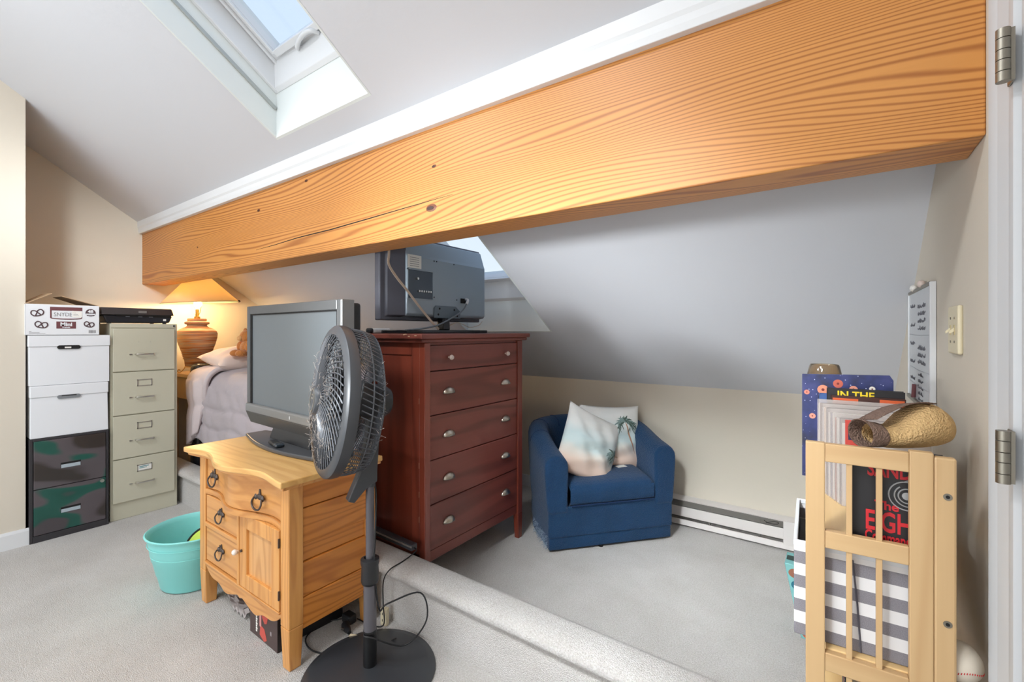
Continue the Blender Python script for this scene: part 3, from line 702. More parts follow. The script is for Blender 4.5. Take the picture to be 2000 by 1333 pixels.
for sg in (-1, 1): b.tube(bez([(sg*.02, 0, .475), (sg*.055, .004, .52), (sg*.06, .01, .60), (sg*.04, .018, .70), (0, .022, .775)], 6), .0025, 6)
b.build('harp', mat('brass', (206, 170, 96), .3, 1.0), t, smooth=60)
B().ball((0, .006, .585), .030, 1, 1, 1.25).build('bulb', mat('lamp_bulb', (255, 240, 210), .5, emit=((255, 214, 150), 14.0)), t, smooth=180)
pl = bpy.data.lights.new('lamp_light', 'POINT'); pl.energy = 24.0; pl.color = (1.0, .70, .36); pl.shadow_soft_size = .05
po = bpy.data.objects.new('lamp_light', pl); C.objects.link(po); po.parent = t; po.location = (0.0, .006, .585)

# ------------------------------------------------------------------ oak washstand
wx0, wx1, wy0, wy1 = -2.468, -1.665, .895, 1.285
t = thing('washstand', 'antique golden oak washstand with serpentine top drawer and scalloped apron', 'washstand', (wx0, wy0, 0))
W, D = wx1-wx0, wy1-wy0
def serp(u):      # outward swell of the front, u in 0..1
    return .030*(.5-.5*math.cos(2*PI*min(max((u-.04)/.92, 0), 1)*1.0)) + .010*math.sin(3*PI*u)**2
def serp2(u):     # three-lobed serpentine of the top board
    return .020+.022*math.cos(4*PI*(u-.5))*(.5+.5*math.cos(2*PI*(u-.5)))**.3 if 0 else .012+.026*(.5-.5*math.cos(4*PI*u))*(1 if .0 <= u <= 1 else 0)*.0+.030*math.cos(2*PI*(u-.5))*.5+.018*math.cos(4*PI*(u-.5))
# legs / corner posts
pw = .062
for (x0, x1, y0, y1) in ((0, pw, 0, .058), (W-pw, W, 0, .058), (0, pw, D-.045, D), (W-pw, W, D-.045, D)):
    B().hexa([(x0+.006, y0+.006, 0), (x1-.006, y0+.006, 0), (x1-.006, y1-.006, 0), (x0+.006, y1-.006, 0), (x0, y0, .16), (x1, y0, .16), (x1, y1, .16), (x0, y1, .16)]).box(x0, x1, y0, y1, .16, .70).build('leg', M_oakv, t, bevel=.004)
# stepped side boards
for xa, sg in ((W, 1), (0, -1)):
    for z0, z1, pr in ((.600, .700, -.010), (.462, .598, -.006), (.392, .460, -.015), (.258, .390, -.007), (.138, .256, -.003)):
        xo = xa+sg*pr
        a, c = sorted((xo, xa-sg*.035))
        B().box(a, c, .052, D-.040, z0, z1).build('side_board', M_oakside, t, bevel=.003)
B().box(.02, W-.02, D-.018, D-.006, .14, .70).build('back_panel', M_oakside, t)
B().box(.03, W-.03, .03, D-.02, .195, .21).build('bottom_panel', M_oakside, t)
# top board with serpentine moulded front edge
def toppoly(off, ov):
    P = [(W+ov, D+.008), (-ov, D+.008)]
    N = 48
    for i in range(N+1):
        u = i/N; P.append((-ov+u*(W+2*ov), -.030-off-serp2(u)))
    return P
tp = B().prism(toppoly(.008, .042), .712, .736, 'z').build('top', M_oaktop, t, bevel=.005, seg=3)
B().prism(toppoly(-.006, .030), .698, .713, 'z').build('top_moulding', M_oak, tp, bevel=.004, seg=2)
# top drawer, curved front, two pulls
def curved(x0, x1, z0, z1, off, name, m, parent, n=40, th=.02, zcurve=None):
    b = B(); F = []
    for i in range(n+1):
        u = i/n; x = x0+u*(x1-x0); y = -off-serp2((x+.042)/(W+.084))
        za = z0+(zcurve(u) if zcurve else 0)
        F.append((x, y, za, z1))
    V = [[b.bm.verts.new(q) for q in ((x, y, a), (x, y, c), (x, y+th, c), (x, y+th, a))] for x, y, a, c in F]
    for i in range(n):
        for k in range(4): b.bm.faces.new((V[i][k], V[i][(k+1) % 4], V[i+1][(k+1) % 4], V[i+1][k]))
    b.bm.faces.new(V[0]); b.bm.faces.new(V[-1][::-1])
    return b.build(name, m, parent, smooth=50)
d0 = curved(pw+.002, W-pw-.002, .548, .697, -.012, 'drawer', M_oak, t)
curved(pw, W-pw, .522, .545, -.004, 'drawer_rail', M_oak, t, th=.05)
def bail(parent, x, y, z, s=1.0):
    p = B()
    p.ball((x-.022*s, y-.004, z+.004), .010*s, 1, .6, 1.2, 8, 6).ball((x+.022*s, y-.004, z+.004), .010*s, 1, .6, 1.2, 8, 6).ball((x, y-.003, z+.006), .013*s, 1.6, .4, .8, 8, 6)
    p.hexa([(x-.008*s, y, z+.010), (x+.008*s, y, z+.010), (x+.008*s, y-.004, z+.010), (x-.008*s, y-.004, z+.010), (x-.003*s, y, z+.032*s), (x+.004*s, y, z+.032*s), (x+.004*s, y-.003, z+.032*s), (x-.003*s, y-.003, z+.032*s)])
    p.hexa([(x-.020*s, y, z+.010), (x-.008*s, y, z+.010), (x-.008*s, y-.003, z+.010), (x-.020*s, y-.003, z+.010), (x-.020*s, y, z+.024*s), (x-.014*s, y, z+.024*s), (x-.014*s, y-.003, z+.024*s), (x-.020*s, y-.003, z+.024*s)])
    o = p.build('pull', M_pewter, parent, smooth=50)
    B().tube(bez([(x-.026*s, y-.010, z+.002), (x-.033*s, y-.016, z-.014*s), (x-.022*s, y-.018, z-.030*s), (x, y-.018, z-.036*s), (x+.022*s, y-.018, z-.030*s), (x+.033*s, y-.016, z-.014*s), (x+.026*s, y-.010, z+.002)], 4), .0034*s, 6).build('bail', M_pewter, o, smooth=60)
for xp in (.122, .570):
    bail(d0, xp, .012-serp2((xp+.042)/(W+.084)), .606, 1.15)
# lower left drawers
for z0, z1 in ((.395, .518), (.214, .372)):
    d = B().box(pw+.004, .392, .004, .028, z0, z1).build('drawer', M_oak, t, bevel=.003)
    bail(d, .228, .004, (z0+z1)/2+.004, .95)
B().box(pw, .400, -.004, .04, .374, .393).build('drawer_divider', M_oak, t, bevel=.003)
B().box(.393, .413, -.006, .05, .208, .522).build('centre_stile', M_oakv, t, bevel=.003)
# door: frame with a recessed panel
dr = B(); X0, X1, Z0, Z1 = .416, W-pw-.003, .210, .520
dr.box(X0, X0+.058, -.004, .018, Z0, Z1).box(X1-.058, X1, -.004, .018, Z0, Z1).box(X0+.058, X1-.058, -.004, .018, Z1-.060, Z1).box(X0+.058, X1-.058, -.004, .018, Z0, Z0+.062)
do = dr.build('door', M_oakv, t, bevel=.003)
B().box(X0+.052, X1-.052, .008, .016, Z0+.055, Z1-.053).build('door_panel', wood('oak_panel', (226, 172, 112), (176, 116, 62), 'Z', .10, 11, 46, (0, 0, 0), .4, .4, .1, .3, 6.0), do)
kx = .408
B().lathe([(0, -.016), (.009, -.012), (.012, -.004), (.009, .004), (.004, .006), (.004, .020)], 18).xf(Matrix.Translation((kx, -.016, .352)) @ Matrix.Rotation(-PI/2, 4, 'X')).build('knob', mat('white_porcelain', (240, 236, 228), .2), do, smooth=50)
B().cyl((X0+.022, -.004, .362), (X0+.022, -.010, .362), .006, n=10).build('catch', M_pewter, do)
for zz in (.255, .455): B().box(X1-.002, X1+.003, -.007, .0, zz, zz+.035).build('door_hinge', M_pewter, do)
# scalloped apron
P = [(pw-.004, .208), (W-pw+.004, .208)]
N = 60
for i in range(N+1):
    u = 1-i/N; x = pw-.004+u*(W-2*pw+.008)
    v = abs(u-.5)*2
    z = .142+.014*math.cos(v*PI*3.0)*(1-v)+.055*max(0, (v-.68)/.32)**2*.9 - .012*math.exp(-((v-.42)/.12)**2)
    if v < .06: z -= .010*(1-v/.06)
    if v > .9: z -= .035*((v-.9)/.1)**2*0
    P.append((x, z))
B().prism(P, .002, .024, 'y').build('apron', M_oak, t, bevel=.003)
B().box(pw, W-pw, -.006, .03, .200, .209).build('bottom_rail', M_oak, t, bevel=.002)

# ------------------------------------------------------------------ television on the washstand
t = thing('television', 'grey flat television with silver edge standing on the oak washstand', 'television', (-2.098, 1.135, .7365), math.radians(-3.0))
TW, T0, T1 = .915, .062, .676     # width, bottom, top above the washstand
B().box(-TW/2+.02, TW/2-.004, .010, .085, T0+.03, T1-.012).build('rear_shell', M_blackpl, t, bevel=.012, seg=3)
fr = B(); bz = .034
fr.box(-TW/2, -TW/2+bz, -.012, .014, T0+.105, T1).box(TW/2-bz, TW/2, -.012, .014, T0+.105, T1).box(-TW/2+bz, TW/2-bz, -.012, .014, T1-.042, T1)
fr.build('bezel', M_bezel, t, bevel=.003)
B().prism([(-.014, T0+.105), (.014, T0+.105), (.014, T0+.062), (-.020, T0+.062), (-.020, T0+.098)], -TW/2, TW/2, 'x').build('lower_bezel', M_silver, t, bevel=.003)
B().prism([(-.020, T0+.062), (.016, T0+.062), (.016, T0+.0), (.004, T0)], -TW/2+.004, TW/2-.004, 'x').build('speaker_bar', mat('speaker_grey', (92, 91, 90), .35, .3), t, bevel=.003)
B().box(TW/2-.001, TW/2+.004, -.010, .046, T0+.06, T1).build('side_trim', M_silver, t, bevel=.002)
B().box(-TW/2+bz-.004, TW/2-bz+.004, -.002, .010, T0+.10, T1-.038).build('screen', M_screen, t)
b = B(); i0, i1, k0, k1 = -TW/2+bz, TW/2-bz, T0+.105, T1-.042
b.box(i0, i0+.012, -.006, 0, k0, k1).box(i1-.012, i1, -.006, 0, k0, k1).box(i0, i1, -.006, 0, k1-.006, k1)
b.build('screen_border', M_dark, t)
B().box(.035-.004, .035+.004, -.0212, -.0198, T0+.074, T0+.088).build('power_mark', mat('pale_mark', (206, 208, 210), .4), t)
P = [(-.39, .055)]+[(-.39+.78*i/24, -.045-.060*math.sin(PI*i/24)) for i in range(25)]+[(.39, .055), (.20, .11), (-.20, .11)]
bs = B().prism(P, .0, .018, 'z').build('stand_base', mat('stand_grey', (74, 76, 80), .3), t, bevel=.006, seg=3)
B().hexa([(-.20, -.01, .016), (.20, -.01, .016), (.18, .06, .016), (-.18, .06, .016), (-.17, .012, T0+.05), (.17, .012, T0+.05), (.15, .06, T0+.05), (-.15, .06, T0+.05)]).build('stand_neck', M_blackpl, t, bevel=.004)
rc = thing('remote_control', 'small rounded dark remote control lying on the television stand base', 'remote', (-2.105, 1.072, .7550), math.radians(-12))
B().box(-.062, .062, -.019, .019, 0, .016).build('case', M_blackpl, rc, bevel=.007, seg=4)
B().box(.022, .064, -.0195, .0195, .002, .0168).build('end_cap', mat('remote_band', (58, 66, 74), .25, .3), rc, bevel=.007, seg=3)
B().box(.016, .020, -.018, .018, .010, .0172).build('chrome_band', M_steel, rc)

# ------------------------------------------------------------------ pedestal fan
t = thing('pedestal_fan', 'dusty black pedestal fan on round base in front of the washstand', 'fan', (-1.425, 1.076, 0))
B().lathe([(0, 0), (.238, 0), (.243, .004), (.240, .010), (.21, .018), (.10, .027), (.036, .034), (0, .034)], 64).build('base', mat('fan_base_black', (58, 60, 64), .34), t, smooth=50)
B().cyl((0, 0, .030), (0, 0, .165), .0245, n=24).build('base_sleeve', mat('fan_sleeve', (24, 24, 26), .3), t, smooth=40)
B().cyl((0, 0, .16), (0, 0, .345), .0235, n=24).build('lower_pole', mat('fan_pole_grey', (98, 96, 102), .35, .2), t, smooth=40)
B().lathe([(.0235, .335), (.030, .34), (.033, .352), (.031, .405), (.034, .415), (.034, .430), (.021, .435)], 24).build('height_collar', M_blackpl, t, smooth=40)
B().cyl((0, 0, .43), (0, 0, .745), .0155, n=20).build('upper_pole', mat('fan_pole_grey', (98, 96, 102), .35, .2), t, smooth=40)
# head frame: local axis "a" is the direction the fan faces
fa = Vector((-.34, -.93, .10)).normalized(); fs = Vector((0, 0, 1)).cross(fa).normalized()*-1; fu = fs.cross(fa)*-1
if fu.z < 0: fu = -fu
hc = Vector((-.055, -.105, 1.030))      # centre of the band
HM = Matrix(((fs.x, fu.x, fa.x, hc.x), (fs.y, fu.y, fa.y, hc.y), (fs.z, fu.z, fa.z, hc.z), (0, 0, 0, 1)))
# bracket from pole to head
M_brk = M_fanbl
B().lathe([(.0155, .70), (.021, .702), (.021, .775), (.012, .785), (0, .785)], 20).build('tilt_socket', M_brk, t, smooth=40)
up0 = Vector((-.004, -.008, .80)); q = Vector((fs.x, fs.y, 0)).normalized()
fd = Vector((fa.x, fa.y, 0)).normalized()
def P2(a, z): return Vector((0, 0, z)) + fd*a
br = B()
prof2 = [(.085, .665), (.062, .655), (.018, .70), (-.022, .72), (-.022, .76), (-.03, .88), (-.035, 1.03), (.0, 1.03), (.015, .90), (.035, .78)]
A = [br.bm.verts.new(P2(a, z)+q*.021) for a, z in prof2]; Bb = [br.bm.verts.new(P2(a, z)-q*.021) for a, z in prof2]
br.bm.faces.new(A); br.bm.faces.new(Bb[::-1])
for i in range(len(prof2)):
    j = (i+1) % len(prof2); br.bm.faces.new((A[i], Bb[i], Bb[j], A[j]))
br.build('neck_bracket', M_brk, t, bevel=.004)
R = .268
# motor housing behind
mo = B().lathe([(0, -.20), (.050, -.195), (.066, -.17), (.072, -.10), (.070, -.045), (0, -.045)], 28, sx=1, sy=.95).xf(HM).build('motor_housing', M_blackpl, t, smooth=40)
# outer band
B().lathe([(R-.034, .036), (R-.006, .034), (R+.003, .026), (R+.005, .010), (R+.002, -.008), (R-.008, -.012), (R-.010, .0), (R-.034, .024)], 72, close=True).xf(HM).build('cage_band', M_fanbl, t, smooth=40)
def dome(r): return .038+.030*(1-(r/(R-.03))**2)
g = B()
for k in range(9):
    r = .062+k*(R-.095)/9
    g.tube([HM @ Vector((r*math.cos(a), r*math.sin(a), dome(r)-.003)) for a in [2*PI*i/56 for i in range(56)]], .0017, 4, closed=True)
for k in range(54):
    a0 = 2*PI*k/54; pts = []
    for i in range(9):
        v = i/8; r = .050+v*(R-.080); a = a0+.62*v**1.2
        pts.append(HM @ Vector((r*math.cos(a), r*math.sin(a), dome(r))))
    g.tube(pts, .0027, 4)
M_grille = mat('fan_grille', (88, 90, 95), .3, .3)
g.build('front_grille', M_grille, t, smooth=60)
hb_ = B().lathe([(0, .082), (.046, .080), (.054, .070), (.056, .058), (0, .058)], 32).xf(HM).build('hub_badge', M_fanbl, t, smooth=40)
B().lathe([(.034, .080), (.034, .084), (.040, .084), (.040, .080)], 32, sx=.8, sy=1.05, close=True).xf(HM).build('badge_ring', M_steel, hb_, smooth=40)
B().box(-.018, .018, .004, .010, .081, .0835).box(-.010, .010, .016, .022, .081, .0835).build('badge_mark', M_steel, hb_).data.transform(HM)
g = B()
def rear(v):     # profile of rear cage: v 0..1
    if v < .5:
        w_ = v/.5; return (R-.004-.012*w_*w_, -.016-.075*w_)
    w_ = (v-.5)/.5; return ((R-.016)*(1-w_)+.078*w_, -.091-.045*math.sin(w_*PI/2))
for k in range(84):
    a = 2*PI*k/84
    g.tube([HM @ Vector((rear(v)[0]*math.cos(a+.25*v), rear(v)[0]*math.sin(a+.25*v), rear(v)[1])) for v in (0, .17, .34, .5, .62, .8, 1)], .0021, 4)
for v in (.25, .5, .66, .82):
    r, z = rear(v); g.tube([HM @ Vector((r*math.cos(a), r*math.sin(a), z)) for a in [2*PI*i/64 for i in range(64)]], .0024, 4, closed=True)
g.build('rear_grille', M_grille, t, smooth=60)
M_blade = mat('fan_blade', (44, 46, 50), .35)
for k in range(5):
    b = B(); a0 = 2*PI*k/5+.3
    def bl(u, v):
        r = .045+u*.180; wd = (.20+.55*u)*(1-.25*u*u); a = a0+(v-.5)*wd*1.5+.3*u
        return HM @ Vector((r*math.cos(a), r*math.sin(a), -.02+.045*(v-.5)*(1-.3*u)))
    b.grid(bl, 8, 8); b.build('blade', M_blade, t, smooth=60, solid=.002)
B().lathe([(0, .02), (.045, .018), (.05, -.04), (0, -.045)], 24).xf(HM).build('blade_hub', M_blade, t, smooth=40)
g = B()
for k in range(230):
    a = random.uniform(0, 2*PI) if random.random() < .4 else random.gauss(-1.7, .9)
    r = random.uniform(.06, R-.05)
    p = Vector((r*math.cos(a), r*math.sin(a), dome(r)+.003)); q0 = p+Vector((random.gauss(0, .010), random.gauss(0, .010), random.uniform(-.002, .008))); q1 = q0+Vector((random.gauss(0, .010), random.gauss(0, .010), random.uniform(-.004, .006)))
    g.tube([HM @ p, HM @ q0, HM @ q1], .0005, 3, cap=False)
for k in range(120):
    a = random.uniform(-.6, 1.4) if random.random() < .7 else random.uniform(2.5, 3.8); r, z = rear(random.uniform(.3, .9))
    p = Vector((r*math.cos(a), r*math.sin(a), z)); q0 = p+Vector((random.gauss(0, .008), random.gauss(0, .008), random.gauss(-.004, .006)))
    g.tube([HM @ p, HM @ q0], .0005, 3, cap=False)
tag(g.build('dust_fuzz', mat('dust_grey', (168, 158, 150), 1.0), t), kind='stuff')
cordpts = bez([(-.024, .0, .36), (-.030, .012, .25), (-.028, .01, .17), (-.002, -.026, .155), (.03, -.012, .150), (.10, .08, .10), (.155, .14, .185), (.10, .16, .26), (.04, .05, .25), (.028, .02, .24), (.026, .0, .40), (.030, .0, .52), (.010, .02, .66), (-.010, .022, .74)], 7)
B().tube(cordpts, .0032, 6).build('power_cord', M_cord, t, smooth=60)
B().tube(bez([(-.03, -.005, .30), (-.033, .01, .20), (-.028, .02, .10), (-.02, .035, .05)], 7), .0032, 6).build('power_cord', M_cord, t, smooth=60)

# ------------------------------------------------------------------ things on the floor below the washstand
t = thing('game_box', 'slim black box with red shapes standing under the washstand apron', 'box', (-2.045, .930, 0), math.radians(-1))
M_boxbrown = mat('dark_brown_box', (78, 62, 60), .5)
B().box(0, .236, 0, .058, 0, .130).build('box_body', M_boxbrown, t, bevel=.002)
B().box(.2355, .2368, .001, .057, .001, .129).build('box_end', mat('near_black', (34, 26, 26), .5), t)
M_redsh = mat('red_orange_print', (204, 84, 72), .5)
for pts in ([(.090, 0.02), (.128, .004), (.150, .016), (.130, .055), (.095, .062)], [(.100, .125), (.165, .128), (.150, .085), (.132, .078), (.112, .095)]):
    B().prism(pts, -.0008, .0005, 'y').build('red_shape', M_redsh, t)
b = B()
for k in range(9): b.box(.056, .070 if k % 2 else .067, -.0010, .0, .022+k*.010, .029+k*.010)
tag(b.build('worn_lettering', M_paper, t), kind='stuff')
B().box(.088, .104, -.0012, .0, .055, .105).build('pale_stripe', mat('pink_print', (214, 150, 146), .6), t)
B().box(.178, .190, -.0006, .0, .050, .066).build('small_mark', mat('pale_grey_print', (150, 140, 142), .6), t)
t = thing('black_box', 'low black cardboard box with white barcode label beneath the washstand', 'box', (-2.10, 1.005, 0), math.radians(-4))
B().box(0, .275, 0, .235, 0, .118).build('box_body', mat('black_card', (22, 20, 22), .45), t, bevel=.002)
B().box(.2748, .2758, .030, .095, .052, .088).build('barcode_label', M_paper, t)
b = B(); yy = .036
for k in range(16):
    wv = random.choice((.001, .0016, .0024)); b.box(.2757, .2763, yy, yy+wv, .058, .084); yy += wv+random.choice((.001, .0016))
b.build('barcode', M_dark, t)
text('box_lettering', 'A', .016, M_paper, t, (.2752, .008, .05), (0, 1, 0), (0, 0, 1), extrude=.0003)
t = thing('plastic_bag', 'crumpled grey plastic bag on the carpet under the washstand', 'bag', (-2.235, 1.01, 0))
rnd = random.Random(3)
b = B(); b.ball((0, 0, .045), .085, 1.35, .75, .52, 26, 16)
for v in b.bm.verts:
    k = 1+.22*math.sin(v.co.x*70+v.co.z*60)*math.cos(v.co.y*80)+rnd.uniform(-.10, .10); v.co.x *= k; v.co.y *= k; v.co.z = max(.001, v.co.z*k)
b.build('bag_body', mat('grey_film', (150, 140, 138), .35, var=.4, vscale=40), t)
B().grid(lambda u, v: (-.03+.13*u+.01*math.sin(v*20), -.06+.05*v, .012+.05*v+.01*math.sin(u*25)), 12, 6).build('bag_fold', mat('clear_grey_film', (182, 172, 170), .3), t, smooth=30, solid=.001)
t = thing('battery_charger', 'small yellow and black gadget beside the grey plastic bag', 'gadget', (-2.385, 1.05, 0), .4)
B().box(-.03, .03, -.02, .02, 0, .034).build('case', M_yellow, t, bevel=.004)
B().box(-.02, .0, -.022, .022, .006, .036).box(.010, .020, -.022, .022, .006, .036).build('black_stripe', M_dark, t)
B().cyl((.03, 0, .017), (.055, .0, .017), .010, n=10).build('plug_end', M_blackpl, t)

t = thing('plug_cord', 'black plug and cord with paper tag lying on the carpet by the fan base', 'cord', (-1.665, 1.175, 0))
B().tube(bez([(-.10, .03, .015), (-.16, -.03, .004), (-.14, -.13, .004), (-.04, -.16, .004), (.08, -.10, .004), (.16, .01, .006), (.20, .06, .03)], 7), .003, 6).build('cable', M_cord, t, smooth=60)
b = B().box(-.11, -.055, .015, .055, .002, .040).build('plug_body', M_blackpl, t, bevel=.006)
B().tube([(-.06, .0, .018), (-.03, -.012, .017), (.0, -.02, .016)], [.017, .015, .008], 10).build('plug_body', M_blackpl, t, smooth=50)
B().box(-.052, -.032, -.028, -.0245, .012, .015).box(-.052, -.032, -.028, -.0245, .021, .024).build('prong', M_steel, t)
B().hexa([(.012, -.045, .002), (.062, -.030, .002), (.052, -.002, .014), (.006, -.020, .014), (.012, -.0455, .003), (.062, -.0305, .003), (.052, -.0025, .015), (.006, -.0205, .015)]).build('paper_tag', mat('buff_tag', (220, 204, 172), .8), t)
t = thing('extension_outlet', 'cream extension outlet leaning on the curb behind the fan pole', 'outlet', (-1.608, 1.292, .0), .3)
B().box(-.016, .016, -.012, .010, 0, .075).build('block', M_cream, t, bevel=.004)
B().box(-.006, -.003, -.0128, -.0118, .02, .03).box(.003, .006, -.0128, -.0118, .02, .03).box(-.006, -.003, -.0128, -.0118, .048, .058).box(.003, .006, -.0128, -.0118, .048, .058).build('slot', M_dark, t)
t = thing('power_strip', 'white and grey power strip on the curb beside the dresser', 'power strip', (-1.94, 1.476, .2565), math.radians(-2))
B().box(.0, .33, -.018, .018, 0, .028).build('strip_body', mat('power_strip_grey', (62, 64, 70), .4), t, bevel=.004)
B().box(.0, .33, -.0195, -.017, .016, .024).build('edge_strip', M_steel, t)
B().box(-.07, .0, -.028, .020, 0, .034).build('white_plug', M_white, t, bevel=.005)
B().tube(bez([(.33, 0, .012), (.365, -.02, .014), (.372, -.10, .002), (.372, -.172, -.006), (.352, -.190, -.055), (.347, -.188, -.15), (.36, -.196, -.238), (.30, -.22, -.248), (.22, -.23, -.248)], 7), .0028, 6).build('cable', M_cord, t, smooth=60)

# ------------------------------------------------------------------ cherry dresser
t = thing('dresser', 'tall dark cherry five-drawer dresser with cup pulls behind the curb', 'dresser', (-1.6, 1.52, 0))
W, D = .825, .42; ZT = 1.27
pw = .038
for y0, x0 in ((0, -pw), (W-.046, -pw), (0, -D), (W-.046, -D)):
    y1 = y0+.046 if y0 else pw
    x1 = x0+pw
    ty = .010
    ys0, ys1 = (y0+ty, y1) if y0 else (y0, y1-ty)
    B().hexa([(x0+.004, ys0, 0), (x1-.004, ys0, 0), (x1-.004, ys1, 0), (x0+.004, ys1, 0), (x0, y0, .158), (x1, y0, .158), (x1, y1, .158), (x0, y1, .158)]).box(x0, x1, y0, y1, .158, 1.225).build('leg', M_cherry, t, bevel=.003)
for y0, y1, yp0, yp1 in ((.002, .022, .010, .018), (W-.022, W-.002, W-.018, W-.010)):
    b = B().box(-D+pw, -pw-.055, y0, y1, 1.165, 1.225).box(-D+pw, -pw, y0, y1, .158, .205).box(-pw-.055, -pw, y0, y1, .158, 1.225)
    sd = b.build('side_frame', M_cherry, t, bevel=.002)
    B().box(-D+pw, -pw-.05, yp0, yp1, .20, 1.17).build('side_panel', M_cherry, sd)
B().box(-D, -D+.008, .01, W-.01, .158, 1.225).build('back_panel', M_cherry, t)
B().box(-D+.01, -.02, pw, W-.046, .158, .17).build('bottom_panel', M_cherry, t)
tp = B().box(-D-.025, .026, -.045, W+.050, 1.244, ZT).build('top', M_cherryh, t, bevel=.006, seg=3)
B().box(-D-.010, .014, -.028, W+.034, 1.226, 1.245).build('top_moulding', M_cherryh, tp, bevel=.006, seg=2)
rnd = random.Random(5)
for i in range(14):
    yy = rnd.uniform(.02, .26) if i < 10 else rnd.uniform(.3, .7); xx = -D-.025+.001
    s_ = rnd.uniform(.002, .005)
B().box(-.024, -.012, pw, W-.046, .158, .210).build('bottom_rail', M_cherryh, t, bevel=.002)
B().box(-.024, -.014, pw, W-.046, 1.214, 1.226).build('top_rail', M_cherryh, t)
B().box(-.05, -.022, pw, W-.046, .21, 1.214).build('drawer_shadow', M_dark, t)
def cup(parent, y, z):
    b = B(); n, m_ = 14, 6
    def f(u, v):
        a = PI*u; ph = v*PI/2
        r = .042*math.cos(ph*.0)
        yy = .042*math.cos(a)*math.cos(ph); zz = .030*math.sin(a)*math.cos(ph); xx = .022*math.sin(ph)
        return (-.008+xx*(1-.1*math.cos(a)**2)+.001, y+yy, z-.012+zz)
    b.grid(f, n, m_)
    b.build('cup_pull', M_nickel, parent, smooth=60, solid=.0018)
for i, (z0, z1) in enumerate(((1.087, 1.212), (.870, 1.083), (.653, .866), (.436, .649), (.214, .432))):
    d = B().box(-.026, -.008, pw+.003, W-.049, z0, z1).build('drawer', M_cherryh, t, bevel=.003)
    zm = (z0+z1)/2
    for y in (.172, .655):
        if i == 0:
            B().lathe([(0, .030), (.010, .029), (.014, .022), (.012, .016), (.005, .010), (.005, 0), (.008, -.001), (0, -.001)], 12).xf(Matrix.Translation((-.008, y, zm)) @ Matrix.Rotation(PI/2, 4, 'Y')).build('knob', mat('glass_knob', (222, 206, 198), .12, .0, spec=.9), d, smooth=30)
        else: cup(d, y, zm+.004)
M_chip = mat('bare_wood_chip', (196, 160, 130), .8)
for yy, zz, hh in ((-.0455, 1.262, .005), (-.0455, 1.258, .004), (-.0455, 1.265, .004), (-.0455, 1.255, .004)):
    xx = rnd.uniform(-.12, -.02); B().box(xx, xx+rnd.uniform(.006, .016), yy-.0006, yy+.0002, zz, zz+hh).build('paint_chip', M_chip, tp)
for zz in (.93, .62, .48, .36): B().box(-.0392, -.0375, -.0006, .0002, zz, zz+.028).build('paint_chip', M_chip, t)

# ------------------------------------------------------------------ television on the dresser, seen from behind
t = thing('television', 'black television seen from behind, standing on the cherry dresser', 'television', (-1.875, 1.868, ZT))
M_tvb = mat('tv_back_skylit', (150, 164, 176), .28)  # black shell lightened: skylight reflection painted into its base colour
M_tvd = mat('tv_back_dark', (84, 86, 98), .42)
B().box(-.045, 0, -.393, .393, .068, .522).build('bezel', M_tvd, t, bevel=.008, seg=3)
B().box(-.0465, -.044, -.365, .365, .095, .495).build('screen', M_screen, t)
B().hexa([(-.002, -.365, .085), (-.002, -.235, .085), (-.002, -.235, .50), (-.002, -.365, .50), (.012, -.355, .095), (.045, -.262, .095), (.045, -.262, .49), (.012, -.355, .49)]).build('rear_flank', M_tvd, t, bevel=.003)
hump = B().prism([(-.002, .085), (.045, .092), (.056, .105), (.056, .405), (.050, .420), (.022, .505), (-.002, .512)], -.265, .375, 'y').build('rear_shell', M_tvb, t, bevel=.004)
B().box(.0555, .0568, -.260, -.165, .345, .415).build('rating_label', M_paper, t)
b = B()
for k in range(5): b.box(.0567, .0572, -.245, -.182, .355+k*.011, .358+k*.011)
tag(b.build('label_print', M_greyprint, t), kind='stuff')
B().box(.0560, .0566, -.262, -.082, .185, .335).build('port_recess', mat('tv_port_panel', (72, 84, 98), .4), t)
b = B(); b.box(.0562, .063, -.266, -.078, .335, .340).box(.0562, .063, -.266, -.261, .185, .340).box(.0562, .060, -.083, -.078, .185, .340).box(.0562, .060, -.266, -.078, .181, .186); b.build('port_frame', M_tvb, t)
for k in range(6): B().cyl((.0565, -.185+k*.0165, .226), (.066, -.185+k*.0165, .226), .0055, n=10).build('jack', M_steel, t, smooth=40)
B().cyl((.0565, -.200, .290), (.072, -.200, .290), .006, n=10).build('aerial_socket', M_steel, t, smooth=40)
b = B().prism([(-.075, .085), (.14, .085), (.14, .125), (.10, .155), (-.06, .155), (-.075, .140)], .056, .064, 'x').build('bracket_plate', mat('tv_bracket', (96, 110, 122), .35), t, bevel=.003)
for yy, zz in ((-.035, .138), (.085, .135), (-.045, .105), (.11, .100)): B().cyl((.064, yy, zz), (.0655, yy, zz), .006, n=10).build('screw_hole', M_dark, b)
for yy, zz in ((-.07, .455), (-.05, .445), (.09, .44), (-.07, .20), (.115, .195)): B().cyl((.0555, yy, min(zz, .40)), (.057, yy, min(zz, .40)), .004, n=8).build('screw_hole', M_dark, t)
B().hexa([(.010, -.005, .018), (.062, -.005, .018), (.062, .055, .018), (.010, .055, .018), (.012, 0, .10), (.060, 0, .10), (.060, .05, .10), (.012, .05, .10)]).build('stand_neck', mat('gloss_black', (26, 26, 30), .15), t, bevel=.006)
B().prism([(-.33, -.10), (.31, -.10), (.31, .10), (.22, .115), (-.24, .115), (-.33, .10)], 0, .018, 'z').xf(Matrix(((0, 1, 0, .03), (1, 0, 0, 0), (0, 0, 1, 0), (0, 0, 0, 1)))).build('stand_base', mat('gloss_black', (26, 26, 30), .15), t, bevel=.004)
